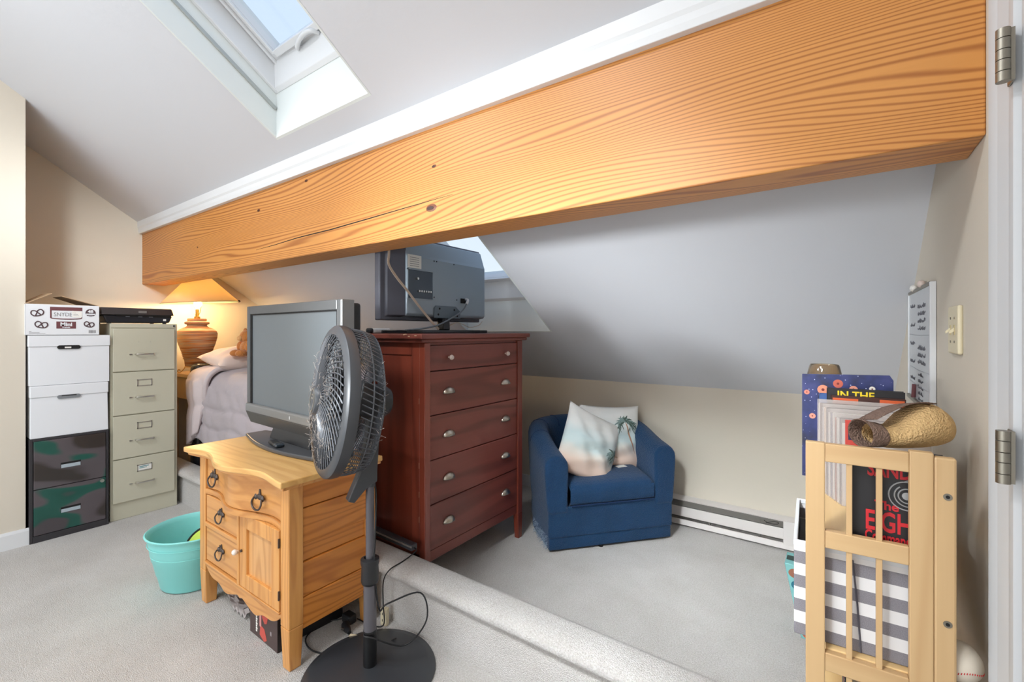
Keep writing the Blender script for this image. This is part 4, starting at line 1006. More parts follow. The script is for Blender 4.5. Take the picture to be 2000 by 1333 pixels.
B().box(.0555, .062, .148, .198, .178, .206).build('power_inlet', M_dark, t)
B().tube(bez([(.064, .182, .200), (.085, .168, .192), (.092, .155, .165), (.090, .12, .128), (.092, .03, .085), (.095, -.08, .045), (.10, -.20, .026), (.105, -.32, .016)], 8), .0048, 6).build('power_cord', mat('grey_cord', (112, 118, 124), .4), t, smooth=60)
B().tube(bez([(.064, .186, .202), (.088, .176, .196), (.093, .160, .172)], 6), .008, 8).build('plug', M_white, t, smooth=60)
b = B(); rp = [(.060, -.385, .54), (.064, -.388, .40), (.066, -.392, .345), (.068, -.345, .285), (.070, -.28, .225), (.074, -.20, .145), (.078, -.125, .075), (.082, -.06, .022)]
rp = bez(rp, 5)
for i in range(len(rp)-1):
    a, c = rp[i], rp[i+1]; d_ = (c-a).normalized(); nrm = Vector((1, 0, 0)); sd_ = d_.cross(nrm).normalized()*.0065
    b.hexa([a-sd_, a+sd_, c+sd_, c-sd_, a-sd_+nrm*.002, a+sd_+nrm*.002, c+sd_+nrm*.002, c-sd_+nrm*.002])
b.build('ribbon_lead', mat('buff_ribbon', (206, 186, 168), .6), t)
B().tube(bez([(.03, .02, .022), (.06, .10, .06), (.064, .16, .052), (.05, .24, .035), (.045, .33, .05), (.03, .38, .075)], 7), .002, 5).build('thin_lead', mat('buff_ribbon', (206, 186, 168), .6), t)
t = thing('power_adapter', 'white stick-shaped power adapter with black end on the dresser top', 'adapter', (-1.985, 1.505, ZT), math.radians(4))
B().box(-.018, .018, .0, .125, 0, .026).build('case', M_white, t, bevel=.008, seg=3)
B().box(-.019, .019, -.022, .004, .002, .028).build('black_end', M_blackpl, t, bevel=.009, seg=3)

# ------------------------------------------------------------------ blue tub armchair
CH = Matrix.Translation((-1.349, 2.236, 0)) @ Matrix.Rotation(math.radians(49.4), 4, 'Z')
t = thing('armchair', 'blue velour tub armchair in the corner by the knee wall', 'armchair', (-1.349, 2.236, 0), math.radians(49.4))
W = .813; S0 = .26; EB = .415
def uplan(inset, n=40, y0=0.0):
    a, bq = W/2-inset, EB-inset
    P = [(inset, y0)]
    for i in range(n+1):
        th = PI-PI*i/n
        P.append((W/2+a*math.copysign(abs(math.cos(th))**.85, math.cos(th)), S0+bq*abs(math.sin(th))**.85))
    P.append((W-inset, y0)); return P
B().prism(uplan(.012, y0=.012), .014, .086, 'z').build('skirt', M_blue, t, smooth=50, bevel=.008, seg=3)
B().prism(uplan(.006, y0=.006), .084, .262, 'z').build('base', M_blue, t, smooth=50, bevel=.010, seg=3)
# tub shell: arms and back in one sweep
path = [(0, .0), (0, .06), (0, .13), (0, .20)]+uplan(0, 44)[1:-1]+[(W, .20), (W, .13), (W, .06), (W, .0)]
cx, cy = W/2, .22
b = B(); rings = []
NP = len(path)
for i, (x, y) in enumerate(path):
    a = path[max(0, i-1)]; c = path[min(NP-1, i+1)]
    tx, ty = c[0]-a[0], c[1]-a[1]; l = math.hypot(tx, ty); nx, ny = ty/l, -tx/l   # inward normal (path runs left->back->right)
    if (cx-x)*nx+(cy-y)*ny < 0: nx, ny = -nx, -ny
    back = max(0, min(1, (y-.02)/.45)); back = back*back*(3-2*back)
    h = .572+.112*back; th = .128-.010*back
    if y < .03: h -= .012
    if x > W/2: h += .018*(1-back)
    flare = .016
    ring = [(0.004, .225), (-.004, .30), (-flare, h-.11)]
    for k in range(9):
        an = PI-PI*k/8; ring.append((th/2-flare/2+(th/2+flare/2)*math.cos(an), h-.066+.066*math.sin(an)))
    ring += [(th, h-.12), (th-.004, .34), (th-.002, .225)]
    rings.append([b.bm.verts.new((x+nx*o, y+ny*o, z)) for o, z in ring])
for i in range(NP-1):
    for k in range(len(rings[0])-1): b.bm.faces.new((rings[i][k], rings[i][k+1], rings[i+1][k+1], rings[i+1][k]))
for i in range(NP-1): b.bm.faces.new((rings[i][0], rings[i+1][0], rings[i+1][-1], rings[i][-1]))
b.bm.faces.new(rings[0]); b.bm.faces.new(rings[-1][::-1])
sh_ = b.build('arms_and_back', M_blue, t, smooth=50, bevel=.014, seg=3)
# seams across the padded roll
M_seam = mat('blue_seam', (14, 44, 84), .9)
for idx in (6, 13, 22, 33, 41):
    r0 = rings_co = None
    x, y = path[idx]
for idx in (5, 12, 20, 27, 35, 42):
    a = path[idx-1]; c = path[idx+1]; x, y = path[idx]; tx, ty = c[0]-a[0], c[1]-a[1]; l = math.hypot(tx, ty); nx, ny = ty/l, -tx/l
    if (cx-x)*nx+(cy-y)*ny < 0: nx, ny = -nx, -ny
    back = max(0, min(1, (y-.02)/.45)); back = back*back*(3-2*back); h = .572+.112*back+(.018*(1-back) if x > W/2 else 0); th = .128-.010*back
    pts = [Vector((x+nx*(th/2-.008+(th/2+.0085)*math.cos(PI-PI*k/10)), y+ny*(th/2-.008+(th/2+.0085)*math.cos(PI-PI*k/10)), h-.066+.0668*math.sin(PI-PI*k/10))) for k in range(11)]
    B().tube(pts, .0022, 5).build('seam', M_seam, t)
# seat cushion
b = B(); sx0, sx1, sy0, sy1 = .137, W-.137, -.004, .52
def seat(u, v):
    # closed ring around x axis direction u, profile v
    x = sx0+u*(sx1-sx0)
    prof = [(sy1, .27), (sy0+.02, .265), (sy0+.004, .275), (sy0, .30), (sy0, .355), (sy0+.012, .378), (sy0+.04, .392), (.18, .410), (.34, .408), (sy1, .395), (sy1, .27)]
    k = v*(len(prof)-1); i = min(int(k), len(prof)-2); f = k-i
    y = prof[i][0]*(1-f)+prof[i+1][0]*f; z = prof[i][1]*(1-f)+prof[i+1][1]*f
    e_ = min(u, 1-u); 
    if z > .37: z -= .016*max(0, 1-e_/.06)**2
    return (x, y, z)
b.grid(seat, 30, 31)
b.bm.verts.ensure_lookup_table()
b.build('seat_cushion', M_blue, t, smooth=60)
B().tube([(sx0+.004, sy0-.003, .268), (sx1-.004, sy0-.003, .268)], .004, 6).build('piping', M_seam, t)
for xx in (.1, W-.1): B().cyl((xx, .08, 0), (xx, .08, .018), .02, n=12).build('caster', M_dark, t)
B().cyl((W*.42, .03, 0), (W*.42, .03, .018), .014, n=12).build('caster', M_dark, t)
for xx in (.2, W-.2): B().cyl((xx, .5, 0), (xx, .5, .018), .02, n=12).build('caster', M_dark, t)
g = B(); rnd = random.Random(11)
for k in range(260):
    y = rnd.uniform(.02, .30); x = .008; z = rnd.uniform(.02, .10)
    p = Vector((x, y, z)); g.tube([p, p+Vector((rnd.uniform(-.018, -.004), rnd.gauss(0, .006), rnd.uniform(-.014, .004)))], .0008, 3, cap=False)
tag(g.build('frayed_threads', mat('frayed_thread', (132, 150, 170), 1.0), t), kind='stuff')

def beach(name, flip):
    m = bpy.data.materials.new(name); m.use_nodes = True; n = m.node_tree; bs = n.nodes['Principled BSDF']; L = n.links.new
    tc = n.nodes.new('ShaderNodeTexCoord'); sp = n.nodes.new('ShaderNodeSeparateXYZ'); L(tc.outputs['Object'], sp.inputs[0])
    no = n.nodes.new('ShaderNodeTexNoise'); no.inputs['Scale'].default_value = 9; L(tc.outputs['Object'], no.inputs['Vector'])
    ma = n.nodes.new('ShaderNodeMath'); ma.operation = 'MULTIPLY_ADD'; ma.inputs[1].default_value = .08; L(no.outputs['Fac'], ma.inputs[0]); L(sp.outputs['Z'], ma.inputs[2])
    mr = n.nodes.new('ShaderNodeMapRange'); mr.inputs['From Min'].default_value = -.17; mr.inputs['From Max'].default_value = .25; L(ma.outputs[0], mr.inputs['Value'])
    r = n.nodes.new('ShaderNodeValToRGB'); cr = r.color_ramp
    cr.elements[0].position = 0; cr.elements[0].color = lin((238, 206, 186)); cr.elements[1].position = 1; cr.elements[1].color = lin((244, 242, 238))
    for p, c in ((.20, (236, 212, 196)), (.32, (224, 220, 212)), (.42, (206, 222, 222)), (.54, (204, 222, 224)), (.74, (234, 236, 234))):
        q = cr.elements.new(p); q.color = lin(c)
    L(mr.outputs[0], r.inputs[0]); L(r.outputs[0], bs.inputs['Base Color']); bs.inputs['Roughness'].default_value = .85
    return m
M_frond = mat('palm_frond_print', (74, 92, 84), .9); M_frond2 = mat('palm_frond_print_pale', (128, 150, 148), .9); M_trunk = mat('palm_trunk_print', (176, 138, 116), .9)
def throw(label, cpos, yaw, lean, roll, size, palm, figures):
    M = CH @ Matrix.Translation(cpos) @ Matrix.Rotation(yaw, 4, 'Z') @ Matrix.Rotation(lean, 4, 'X') @ Matrix.Rotation(roll, 4, 'Y')
    o = bpy.data.objects.new('throw_pillow', None); C.objects.link(o); o.matrix_world = M; tag(o, label, 'pillow', 'beach-print throw pillows')
    _, f = pillow('pillow_body', size, size, .075, beach('beach_print', 0), o, Matrix.Identity(4), 34, 1)
    def on(u, v, d=.0035): p = f(u, v, 1); return p+Vector((0, -d, 0))
    def blade(b, u0, v0, u1, v1, wd, droop):
        N = 6; L_ = []; R_ = []
        for i in range(N+1):
            s = i/N; u = u0+(u1-u0)*s; v = v0+(v1-v0)*s-droop*s*s
            du, dv = (u1-u0), (v1-v0)-2*droop*s; l = math.hypot(du, dv) or 1
            ww = wd*math.sin(PI*min(1, s*.9+.1))*.5
            cl = lambda t_: max(.02, min(.98, t_))
            L_.append(b.bm.verts.new(on(cl(u-dv/l*ww), cl(v+du/l*ww)))); R_.append(b.bm.verts.new(on(cl(u+dv/l*ww), cl(v-du/l*ww))))
        for i in range(N): b.bm.faces.new((L_[i], R_[i], R_[i+1], L_[i+1]))
    pu, pv = palm
    rnd = random.Random(int(pu*100))
    for m_, cnt in ((M_frond2, 16), (M_frond, 18)):
        b = B()
        for k in range(cnt):
            a = rnd.uniform(-.5, PI+.5); l = rnd.uniform(.12, .24)
            blade(b, pu, pv, pu+l*math.cos(a)*1.0, pv+l*math.sin(a)*.8, .026, rnd.uniform(.04, .14))
        for k in range(cnt):
            a = rnd.uniform(-.7, PI+.7); l0 = rnd.uniform(.06, .20); u1 = pu+l0*math.cos(a); v1 = pv+l0*math.sin(a)*.8-.05
            blade(b, u1, v1, u1+rnd.uniform(-.05, .05), v1-rnd.uniform(.04, .12), .012, .0)
        tag(b.build('palm_fronds', m_, o), kind='stuff')
    b = B(); blade(b, pu, pv, pu+.16, max(.08, pv-.58), .03, -.06); b.build('palm_trunk', M_trunk, o)
    if figures:
        for u, v, wd, hh, cc in ((.36, .28, .055, .10, (222, 176, 76)), (.365, .385, .035, .04, (60, 44, 40)), (.43, .25, .055, .07, (214, 180, 120)), (.44, .315, .03, .03, (70, 52, 44)), (.40, .19, .06, .04, (120, 84, 60)), (.25, .24, .035, .12, (132, 84, 60)), (.52, .18, .06, .015, (196, 150, 110))):
            b = B(); c0 = [b.bm.verts.new(on(u+wd*math.cos(a)*.5, v+hh*math.sin(a)*.5, .0045)) for a in [2*PI*i/10 for i in range(10)]]; b.bm.faces.new(c0)
            b.build('figure_print', mat('print_%d_%d_%d' % cc, cc, .9), o)
    return o, f
p2, _ = throw('upright beach-print throw pillow with palm tree at the right of the armchair seat', (.545, .320, .575), math.radians(-4), math.radians(-14), math.radians(3), .42, (.70, .74), True)
tagp = B().hexa([(.02, -.03, -.262), (.09, -.03, -.262), (.10, -.10, -.262), (.05, -.115, -.262), (.02, -.03, -.2605), (.09, -.03, -.2605), (.10, -.10, -.2605), (.05, -.115, -.2605)])
p1, _ = throw('tilted beach-print throw pillow leaning on the left arm of the armchair', (.330, .185, .560), math.radians(16), math.radians(-14), math.radians(28), .43, (.93, .50), False)
t = thing('care_tag', 'white fabric care tag lying on the armchair seat beneath the pillow', 'tag', tuple(CH @ Vector((.56, .20, .4115))), math.radians(60))
B().box(-.035, .035, -.02, .02, 0, .001).build('tag_sheet', M_paper, t)

# ------------------------------------------------------------------ aqua tub
t = thing('tub', 'round turquoise plastic tub on the carpet beside the washstand', 'tub', (-2.70, .960, 0))
B().lathe([(0, .003), (.140, .003), (.146, .010), (.160, .075), (.163, .078), (.178, .150), (.181, .153), (.195, .235), (.197, .255), (.202, .262), (.208, .268), (.211, .275), (.205, .279), (.198, .272), (.190, .255), (.170, .140), (.140, .016), (0, .014)], 64).build('tub_body', M_aqua, t, smooth=50)
for k in range(4):
    r = .158+k*.013; z = .078+k*.05
    B().tube([(r*1.006*math.cos(a), r*1.006*math.sin(a), z) for a in [2*PI*i/48 for i in range(48)]], .0016, 5, closed=True).build('rib', M_aqua, t, smooth=60)
B().tube(bez([(-.185, -.115, .250), (-.205, -.12, .235), (-.20, -.10, .215), (-.19, -.09, .225)], 5), .006, 8).build('handle_stub', M_white, t, smooth=60)
t = thing('toy_disc', 'lime green padded disc with black rim inside the turquoise tub', 'toy', (-2.622, .965, .205), 0, rot=(math.radians(48), math.radians(0), math.radians(30)))
B().lathe([(0, -.018), (.068, -.014), (.08, 0), (.068, .014), (0, .018)], 36).build('pad', M_lime, t, smooth=60)
B().tube([(.082*math.cos(a), .082*math.sin(a), 0) for a in [2*PI*i/40 for i in range(40)]], .008, 8, closed=True).build('rim', M_dark, t, smooth=60)

# ------------------------------------------------------------------ birch bookshelf by the door
SHM = Matrix.Translation((-.056, 1.15, 0)) @ Matrix.Rotation(math.radians(2.4), 4, 'Z')
SLEN = .72
t = thing('bookshelf', 'pale birch slatted bookshelf standing by the right wall near the door', 'bookshelf', (-.056, 1.15, 0), math.radians(2.4))
def endpanel(y0, xa=0):
    y1 = y0+.018
    B().box(xa, xa+.034, y0, y1, 0, 1.047).build('stile', M_birch, t, bevel=.002)
    B().box(.168, .203, y0, y1, 0, 1.050).build('stile', M_birch, t, bevel=.002)
    for z0, z1 in ((1.008, 1.046), (.828, .864), (.572, .610), (.30, .338), (.06, .098)): B().box(xa+.034, .168, y0+.001, y1-.001, z0, z1).build('rail', M_birchh, t, bevel=.002)
    for x0 in (.070, .118): B().box(x0, x0+.010, y0+.004, y1-.004, .098, 1.008).build('slat', M_birch, t, bevel=.001)
    p = B().box(.203, .235, y0, y1, 0, 1.044).build('rear_post', M_birch, t, bevel=.004)
    for zz in (.972, .735): 
        B().cyl((.222, y0-.001, zz), (.222, y0+.003, zz), .0065, n=16).build('bolt', M_hinge, p, smooth=40)
        B().cyl((.222, y0-.0018, zz), (.222, y0+.002, zz), .0032, n=8).build('bolt_socket', M_dark, p)
endpanel(0); endpanel(SLEN-.018, .034)
for z in (.846, .612, .330, .085): B().box(.036, .245 if z == .612 else .232, .018, SLEN-.018, z-.014, z).build('shelf_board', wood('birch_board_%d' % int(z*1000), (236, 202, 146), (218, 172, 108), 'Y', .08, 8, 20, (40, 0, 0), .45, .3, .1, .35, z), t, bevel=.002)
for z in (.90, .72, .40, .15): B().box(.218, .230, .018, SLEN-.018, z, z+.035).build('back_slat', M_birchh, t, bevel=.002)
def sh(x, y, z): return tuple(SHM @ Vector((x, y, z)))
RZ = math.radians(2.4)

def book(name, label, cat, x, y, z, wx, ty, hz, cover, spine_parts=(), group=None, lean=0, pages=True):
    o = thing(name, label, cat, sh(x, y, z), group=group, rot=(lean, 0, RZ))
    B().box(.003, wx-.003, .0015, ty-.0015, .002, hz-.003).build('pages', M_paper, o)
    b = B().box(0, wx, 0, .0018, 0, hz).box(0, wx, ty-.0018, ty, 0, hz).box(-.0005, .0015, 0, ty, 0, hz)
    b.build('cover', cover, o)
    return o
M_blkcover = mat('black_book_cover', (38, 37, 40), .4)
bk = book('novel', 'black hardcover novel with red lettering behind the shelf slats', 'book', .076, .030, .8465, .150, .032, .190, M_blkcover)
X, Z = (1, 0, 0), (0, 0, 1)
text('cover_lettering', 'SANDERS', .040, M_red, bk, (.030, -.0006, .140), X, Z, bold=.0010, sx=.66)
text('cover_lettering', 'The', .024, M_red, bk, (.042, -.0006, .074), X, Z, bold=.0006)
text('cover_lettering', 'EIGHTH', .056, M_red, bk, (.026, -.0006, .030), X, Z, bold=.0012, sx=.60)
text('cover_lettering', 'Commandment', .030, M_red, bk, (.026, -.0006, .007), X, Z, bold=.0008, sx=.58)
M_sil = mat('silver_ink', (178, 180, 182), .35, .5)
for r, a0, a1, off in ((.028, .2, 6.1, 0), (.021, 2.2, 7.4, .002), (.014, 0, 5.2, .001), (.034, .6, 2.2, .016)):
    B().tube(arc((.092+off, -.0008, .107), r, a0, a1, 30), .0013, 5).build('swirl_print', M_sil, bk)
B().cyl((.092, -.0004, .107), (.092, -.0012, .107), .0075, n=14).build('medallion_print', M_sil, bk)
b = B()
for k in range(5): b.box(-.0012, -.0003, .010, .022, .120+k*.013, .128+k*.013)
tag(b.build('spine_print', M_paper, bk), kind='stuff')

cols = [(206, 198, 192), (120, 108, 110), (222, 216, 210), (150, 110, 100), (216, 208, 202), (110, 104, 118), (214, 204, 196), (96, 88, 92), (206, 180, 160), (180, 172, 170), (90, 70, 66), (210, 200, 192)]
where = ['first', 'second', 'third', 'fourth', 'fifth', 'sixth', 'seventh', 'eighth', 'ninth', 'tenth', 'eleventh', 'twelfth']
M_sleeve = mat('clear_sleeve', (214, 204, 198), .18, alpha=.28)
for k in range(12):
    o = thing('comic_book', 'bagged comic book, %s of the pale upright row counted from the slatted end' % where[k], 'comic', sh(.075-.0043*k, .245+k*.0105, .8465), group='bagged comics in the top tier', rot=(math.radians(-2), 0, RZ+math.radians(random.uniform(-.3, .3))))
    hh = .205+.0025*k+.004*((k*5) % 3)
    B().box(0, .165, 0, .0065, 0, hh).build('comic_body', mat('comic_%d' % k, cols[k], .6), o, bevel=.001)
    B().box(-.003, .168, -.0012, .0078, .0, hh+.010).build('plastic_sleeve', M_sleeve, o)
    if k == 0:
        for cc, bx_ in (((196, 70, 60), (.006, .040, .150, .214)), ((40, 44, 70), (.012, .030, .165, .195)), ((226, 196, 160), (.016, .024, .175, .19))):
            B().box(bx_[0], bx_[1], -.0016-.0001*bx_[0]*100, -.0002, bx_[2], bx_[3]).build('cover_art', mat('art_%d' % cc[0], cc, .5), o)
        for q in range(6): B().box(.020, .036, -.0024, -.0014, .085+q*.011, .090+q*.011).build('stripe_print', M_dark if q % 2 == 0 else M_paper, o)
o = book('black_book', 'large black book with yellow lettering standing behind the comics', 'book', .048, .391, .8465, .166, .026, .275, M_blkcover)
text('cover_lettering', 'IN THE', .026, M_yellow, o, (.022, -.0006, .252), X, Z, bold=.0006)
o = book('fiery_book', 'dark book with orange flame cover edge just before the black book', 'book', .056, .378, .8465, .158, .012, .258, mat('dark_flame_cover', (70, 40, 34), .4))
B().box(.004, .060, -.0012, 0, .232, .252).build('flame_print', mat('flame_print', (206, 92, 46), .5), o)
B().box(.105, .155, -.0012, 0, .238, .254).build('flame_print', mat('flame_print', (206, 92, 46), .5), o)
o = book('blue_binder', 'narrow blue and white book between the black book and starry board', 'book', .030, .421, .8465, .150, .030, .255, mat('blue_cover', (66, 96, 150), .4))
B().box(-.0016, 0, .002, .028, .11, .150).build('spine_band', M_paper, o)
B().box(-.0016, 0, .002, .028, .155, .250).build('spine_band', M_blkcover, o)
def starry():
    m = bpy.data.materials.new('starry_print'); m.use_nodes = True; n = m.node_tree; bs = n.nodes['Principled BSDF']; L = n.links.new
    tc = n.nodes.new('ShaderNodeTexCoord'); no = n.nodes.new('ShaderNodeTexNoise'); no.inputs['Scale'].default_value = 13; no.inputs['Detail'].default_value = 5; L(tc.outputs['Object'], no.inputs['Vector'])
    r = n.nodes.new('ShaderNodeValToRGB'); cr = r.color_ramp; cr.elements[0].position = .35; cr.elements[0].color = lin((36, 36, 52)); cr.elements[1].position = .68; cr.elements[1].color = lin((70, 74, 128))
    q = cr.elements.new(.5); q.color = lin((44, 52, 100)); L(no.outputs['Fac'], r.inputs[0])
    vo = n.nodes.new('ShaderNodeTexVoronoi'); vo.inputs['Scale'].default_value = 90; L(tc.outputs['Object'], vo.inputs['Vector'])
    lt = n.nodes.new('ShaderNodeMath'); lt.operation = 'LESS_THAN'; lt.inputs[1].default_value = .12; L(vo.outputs['Distance'], lt.inputs[0])
    mx = n.nodes.new('ShaderNodeMix'); mx.data_type = 'RGBA'; mx.inputs[7].default_value = lin((190, 196, 220)); L(lt.outputs[0], mx.inputs[0]); L(r.outputs[0], mx.inputs[6]); L(mx.outputs[2], bs.inputs['Base Color']); bs.inputs['Roughness'].default_value = .4
    return m
o = thing('starry_board', 'tall navy board printed with stars and orange bursts, rearmost on the shelf', 'board', (-.088, 1.625, .8465), 0)
B().prism([(0, 0), (.212, 0), (.212, .298), (.204, .312), (0, .306)], 0, .008, 'y').build('board_panel', starry(), o, bevel=.001)
for x_, z_, r_, cc in ((.088, .282, .012, (196, 98, 78)), (.124, .268, .010, (224, 150, 126)), (.052, .262, .014, (216, 140, 110)), (.012, .252, .007, (222, 130, 110)), (.166, .272, .007, (232, 226, 214)), (.026, .182, .008, (120, 150, 190))):
    B().cyl((x_, -.0006, z_), (x_, .001, z_), r_, n=18).build('burst_print', mat('burst_%d' % cc[1], cc, .5), o)
    B().cyl((x_, -.0009, z_), (x_, .001, z_), r_*.28, n=10).build('burst_core', mat('burst_core', (120, 40, 36), .5), o)
o = thing('glass_vase', 'smoky amber glass vase peeking over the starry board', 'vase', (-.035, 1.74, .8465))
M_amber = mat('amber_glass', (206, 186, 160), .05, trans=.85, spec=.6)
B().lathe([(0, .004), (.030, .004), (.034, .012), (.046, .10), (.052, .22), (.050, .28), (.040, .325), (.037, .330), (.036, .326), (.047, .28), (.049, .22), (.043, .10), (.030, .014), (0, .012)], 36).build('vessel', M_amber, o, smooth=50)
# straw hat lying on its side
HA, HB = Vector((.036, 1.230, 1.074)), Vector((.188, 1.338, 1.076))
o = thing('straw_hat', 'folded straw hat with brown woven band on top of the bookshelf', 'hat', tuple((HA+HB)/2-Vector((0, 0, .04))))
ax = (HB-HA).normalized(); s1 = ax.cross(Vector((0, 0, 1))).normalized(); u1 = s1.cross(ax)
off = (HA+HB)/2-Vector((0, 0, .04))
LEN = (HB-HA).length
def hatpt(pr):
    def f(u, v):
        k = v*(len(pr)-1); i = min(int(k), len(pr)-2); fr_ = k-i; fr_ = fr_*fr_*(3-2*fr_)*.5+fr_*.5
        s_, rv, rh, dz = [pr[i][q]*(1-fr_)+pr[i+1][q]*fr_ for q in range(4)]
        a = 2*PI*u
        zz = rv*math.sin(a); 
        return HA+ax*(s_*LEN)+s1*(rh*math.cos(a))+u1*(zz+dz)-off
    return f
pr = [(.17, .024, .034, -.016), (.28, .023, .036, -.020), (.40, .026, .040, -.018), (.55, .040, .046, -.004), (.70, .047, .048, .004), (.84, .044, .045, .004), (.94, .035, .036, .000), (.99, .018, .018, -.004), (1.0, .001, .001, -.004)]
B().grid(hatpt(pr), 30, 34, closeu=True).build('crown', M_straw, o, smooth=80)
pb = [(.02, .029, .036, -.012), (.07, .028, .036, -.013), (.13, .026, .036, -.015), (.20, .025, .036, -.016)]
B().grid(hatpt(pb), 30, 12, closeu=True).build('hat_band', M_brownweave, o, smooth=80, solid=.002)
def brim(u, v):
    p = HA+ax*(.02+u*.125)+u1*(.010+.034*math.sin(u*2.0)+.012*v)+s1*(-.03+.055*v)
    return p-off
B().grid(brim, 16, 8).build('brim', M_brownweave, o, smooth=80, solid=.002)
# striped bin in the middle tier
def stripes():
    m = bpy.data.materials.new('grey_white_stripes'); m.use_nodes = True; n = m.node_tree; bs = n.nodes['Principled BSDF']; L = n.links.new
    tc = n.nodes.new('ShaderNodeTexCoord'); sp = n.nodes.new('ShaderNodeSeparateXYZ'); L(tc.outputs['Object'], sp.inputs[0])
    md = n.nodes.new('ShaderNodeMath'); md.operation = 'MODULO'; md.inputs[1].default_value = .0525; L(sp.outputs['Z'], md.inputs[0])
    lt = n.nodes.new('ShaderNodeMath'); lt.operation = 'LESS_THAN'; lt.inputs[1].default_value = .0265; L(md.outputs[0], lt.inputs[0])
    no = n.nodes.new('ShaderNodeTexNoise'); no.inputs['Scale'].default_value = 600; L(tc.outputs['Object'], no.inputs['Vector'])
    g_ = n.nodes.new('ShaderNodeMix'); g_.data_type = 'RGBA'; g_.inputs[6].default_value = lin((108, 104, 112)); g_.inputs[7].default_value = lin((158, 154, 160)); L(no.outputs['Fac'], g_.inputs[0])
    mx = n.nodes.new('ShaderNodeMix'); mx.data_type = 'RGBA'; mx.inputs[6].default_value = lin((232, 230, 230)); L(lt.outputs[0], mx.inputs[0]); L(g_.outputs[2], mx.inputs[7]); L(mx.outputs[2], bs.inputs['Base Color']); bs.inputs['Roughness'].default_value = .9
    return m
o = thing('storage_bin', 'grey and white striped fabric bin on the middle shelf', 'bin', sh(-.022, .034, .6125), RZ)
bw, bd, bh = .226, .30, .205
b = B(); b.box(0, bw, 0, .006, 0, bh).box(0, bw, bd-.006, bd, 0, bh).box(0, .006, .006, bd-.006, 0, bh).box(bw-.006, bw, .006, bd-.006, 0, bh).box(.006, bw-.006, .006, bd-.006, 0, .006)
b.build('bin_body', stripes(), o, bevel=.003)
b = B(); b.box(-.001, bw+.001, -.001, .007, bh-.010, bh+.002).box(-.001, bw+.001, bd-.007, bd+.001, bh-.010, bh+.002).box(-.001, .007, .007, bd-.007, bh-.010, bh+.002).box(bw-.007, bw+.001, .007, bd-.007, bh-.010, bh+.002)
b.build('top_edging', mat('white_edging', (226, 228, 232), .8), o, bevel=.002)
B().box(.008, bw-.008, .008, bd-.008, .15, .155).build('lining_insert', mat('bin_inner', (92, 94, 98), .9), o)
B().tube([(.118, -.001, .002), (.112, -.0012, .10), (.104, -.001, .19)], .0018, 5).build('hem_seam', mat('grey_seam', (96, 94, 104), .9), o)
# baseball
o = thing('baseball', 'scuffed white baseball with red stitches at the back of the shelf', 'ball', (.186, 1.208, .6125))
B().ball((0, 0, .0366), .0366, u=28, v=18).build('hide', mat('baseball_hide', (226, 214, 196), .6), o, smooth=180)
b = B()
for i in range(54):
    a = 2*PI*i/54
    p = Vector((math.cos(a), math.sin(a), .42*math.sin(2*a))).normalized(); q_ = Vector((math.cos(a+.03), math.sin(a+.03), .42*math.sin(2*a+.06)+.10)).normalized()
    rr = Matrix.Rotation(.5, 3, 'X') @ Matrix.Rotation(1.1, 3, 'Z')
    b.tube([Vector((0, 0, .0366))+rr @ p*.0369, Vector((0, 0, .0366))+rr @ q_*.0369], .0007, 4)
tag(b.build('stitching', M_red, o), kind='stuff')
# books on the low shelf
for k, (cc, hh, lb) in enumerate((((54, 56, 62), .215, 'charcoal book on the low shelf nearest the slatted end'), ((150, 52, 44), .205, 'red book on the low shelf right behind the charcoal book'), ((60, 90, 80), .200, 'dark green book on the low shelf behind the red book'))):
    book('shelf_book', lb, 'book', .07, .035+k*.034, .3305, .14, .030, hh, mat('low_book_%d' % k, cc, .5), group='books on the low shelf')

# polka-dot gift bag on the floor
o = thing('gift_bag', 'turquoise gift bag with large coloured dots on the floor behind the shelf', 'bag', (-.02, 2.30, 0))
M_bagt = mat('turquoise_bag', (126, 186, 186), .5)
B().hexa([(-.105, -.055, 0), (.09, -.055, 0), (.09, .055, 0), (-.105, .055, 0), (-.165, -.060, .30), (.10, -.060, .30), (.10, .060, .30), (-.165, .060, .30)]).build('bag_body', M_bagt, o, bevel=.003)
rnd = random.Random(2); cc_ = [(150, 98, 76), (20, 104, 124), (150, 98, 76), (112, 40, 96), (150, 140, 60), (206, 100, 70)]
for k in range(18):
    row, cl = divmod(k, 3); z = .265-row*.048; x = -.131+(.265-z)*.20+cl*.070
    if z < .02: continue
    c = cc_[(row+cl*2) % 6]
    B().lathe([(0, .0012), (.024, .0008), (.024, -.0005)], 20, sy=.8).xf(Matrix.Translation((x+.005, -.0606+.005*(1-z/.3)-.0004, z)) @ Matrix.Rotation(PI/2, 4, 'X')).build('dot', mat('dot_%d' % c[0], c, .5), o)
B().box(-.16, .095, -.02, .02, .298, .303).build('bag_mouth', mat('bag_mouth', (46, 62, 60), .7), o)

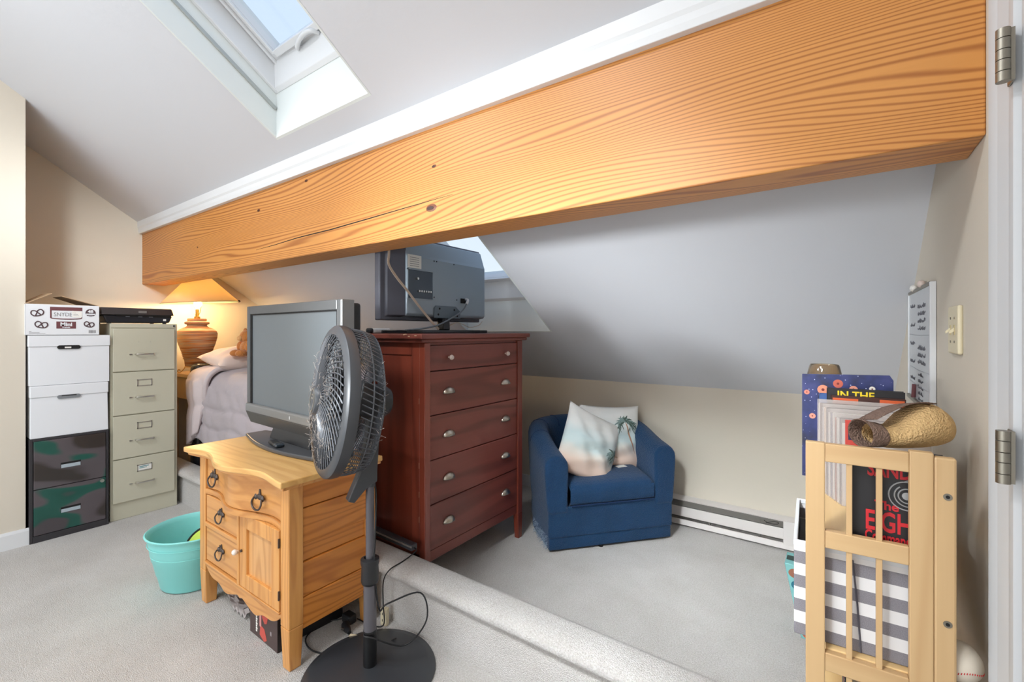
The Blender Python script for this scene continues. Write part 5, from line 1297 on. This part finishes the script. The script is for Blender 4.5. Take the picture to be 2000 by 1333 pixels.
# ------------------------------------------------------------------ wall things
o = thing('whiteboard', 'framed dry-erase board with handwriting on the right wall', 'whiteboard', (XR, 1.852, 1.035))
bw, bh = .515, .392
B().box(-.012, -.001, 0, bw, 0, bh).build('board_face', mat('board_white', (206, 210, 214), .25), o)
for a_, c_ in ((-.012, .004), (bw-.004, bw+.006)): B().box(-.016, -.001, a_, c_, -.004, bh+.004).build('side_frame', M_white, o, bevel=.002)
B().box(-.016, -.001, .004, bw-.004, bh-.006, bh+.006).build('top_frame', M_hinge, o, bevel=.002); B().box(-.020, -.001, .004, bw-.004, -.010, .004).build('tray', M_hinge, o, bevel=.002)
M_ink = mat('marker_ink', (104, 104, 110), .7)
rnd = random.Random(9)
def scribble(y, z, wd, hgt):
    n = max(8, int(wd/.006)); pts = [(-.0126, y-wd*i/n, z+hgt*(.5+.5*math.sin(i*2.3+rnd.uniform(-.9, .9)))*rnd.uniform(.4, 1)) for i in range(n+1)]
    B().tube(pts, .0009, 4).build('handwriting', M_ink, o)
for z in (.335, .292, .246, .205, .172): pass
for z in (.333, .264, .196, .130, .068): scribble(.465, z, .12, .014)
for z in (.325, .300, .275, .250, .182, .158, .134): scribble(.275, z, .17, .017)
for z in (.092, .070, .048, .028, .008): scribble(.265, z, .11, .014)
for z in (.235, .114, .058): B().tube([(-.0124, .49, z), (-.0124, .26, z-.004), (-.0124, .02, z)], .0008, 4).build('ruled_line', mat('faint_line', (160, 162, 168), .7), o)
for k, (yy, cc) in enumerate(((.37, (236, 232, 226)), (.18, (226, 206, 196)))):
    B().ball((-.014, yy, bh+.012), .014, .8, 1.3, .9).build('magnet', mat('magnet_%d' % k, cc, .5), o, smooth=180)
B().cyl((-.018, .33, .008), (-.016, .325, .055), .007, n=10).build('marker', mat('marker_red', (120, 70, 76), .5), o, smooth=40)
o = thing('light_switch', 'cream double light switch plate on the right wall by the door', 'switch', (XR, 1.49, 1.225))
B().box(-.010, 0, 0, .115, 0, .118).build('plate', M_cream, o, bevel=.004)
for yy in (.035, .080):
    B().box(-.0115, -.009, yy-.005, yy+.005, .047, .071).build('toggle_slot', mat('switch_slot', (190, 174, 132), .5), o)
    B().hexa([(-.010, yy-.0035, .056), (-.010, yy+.0035, .056), (-.010, yy+.0035, .066), (-.010, yy-.0035, .066), (-.020, yy-.003, .050), (-.020, yy+.003, .050), (-.020, yy+.003, .056), (-.020, yy-.003, .056)]).build('toggle', M_cream, o)
    for zz in (.030, .088): B().cyl((-.0112, yy, zz), (-.009, yy, zz), .003, n=8).build('screw', M_hinge, o)
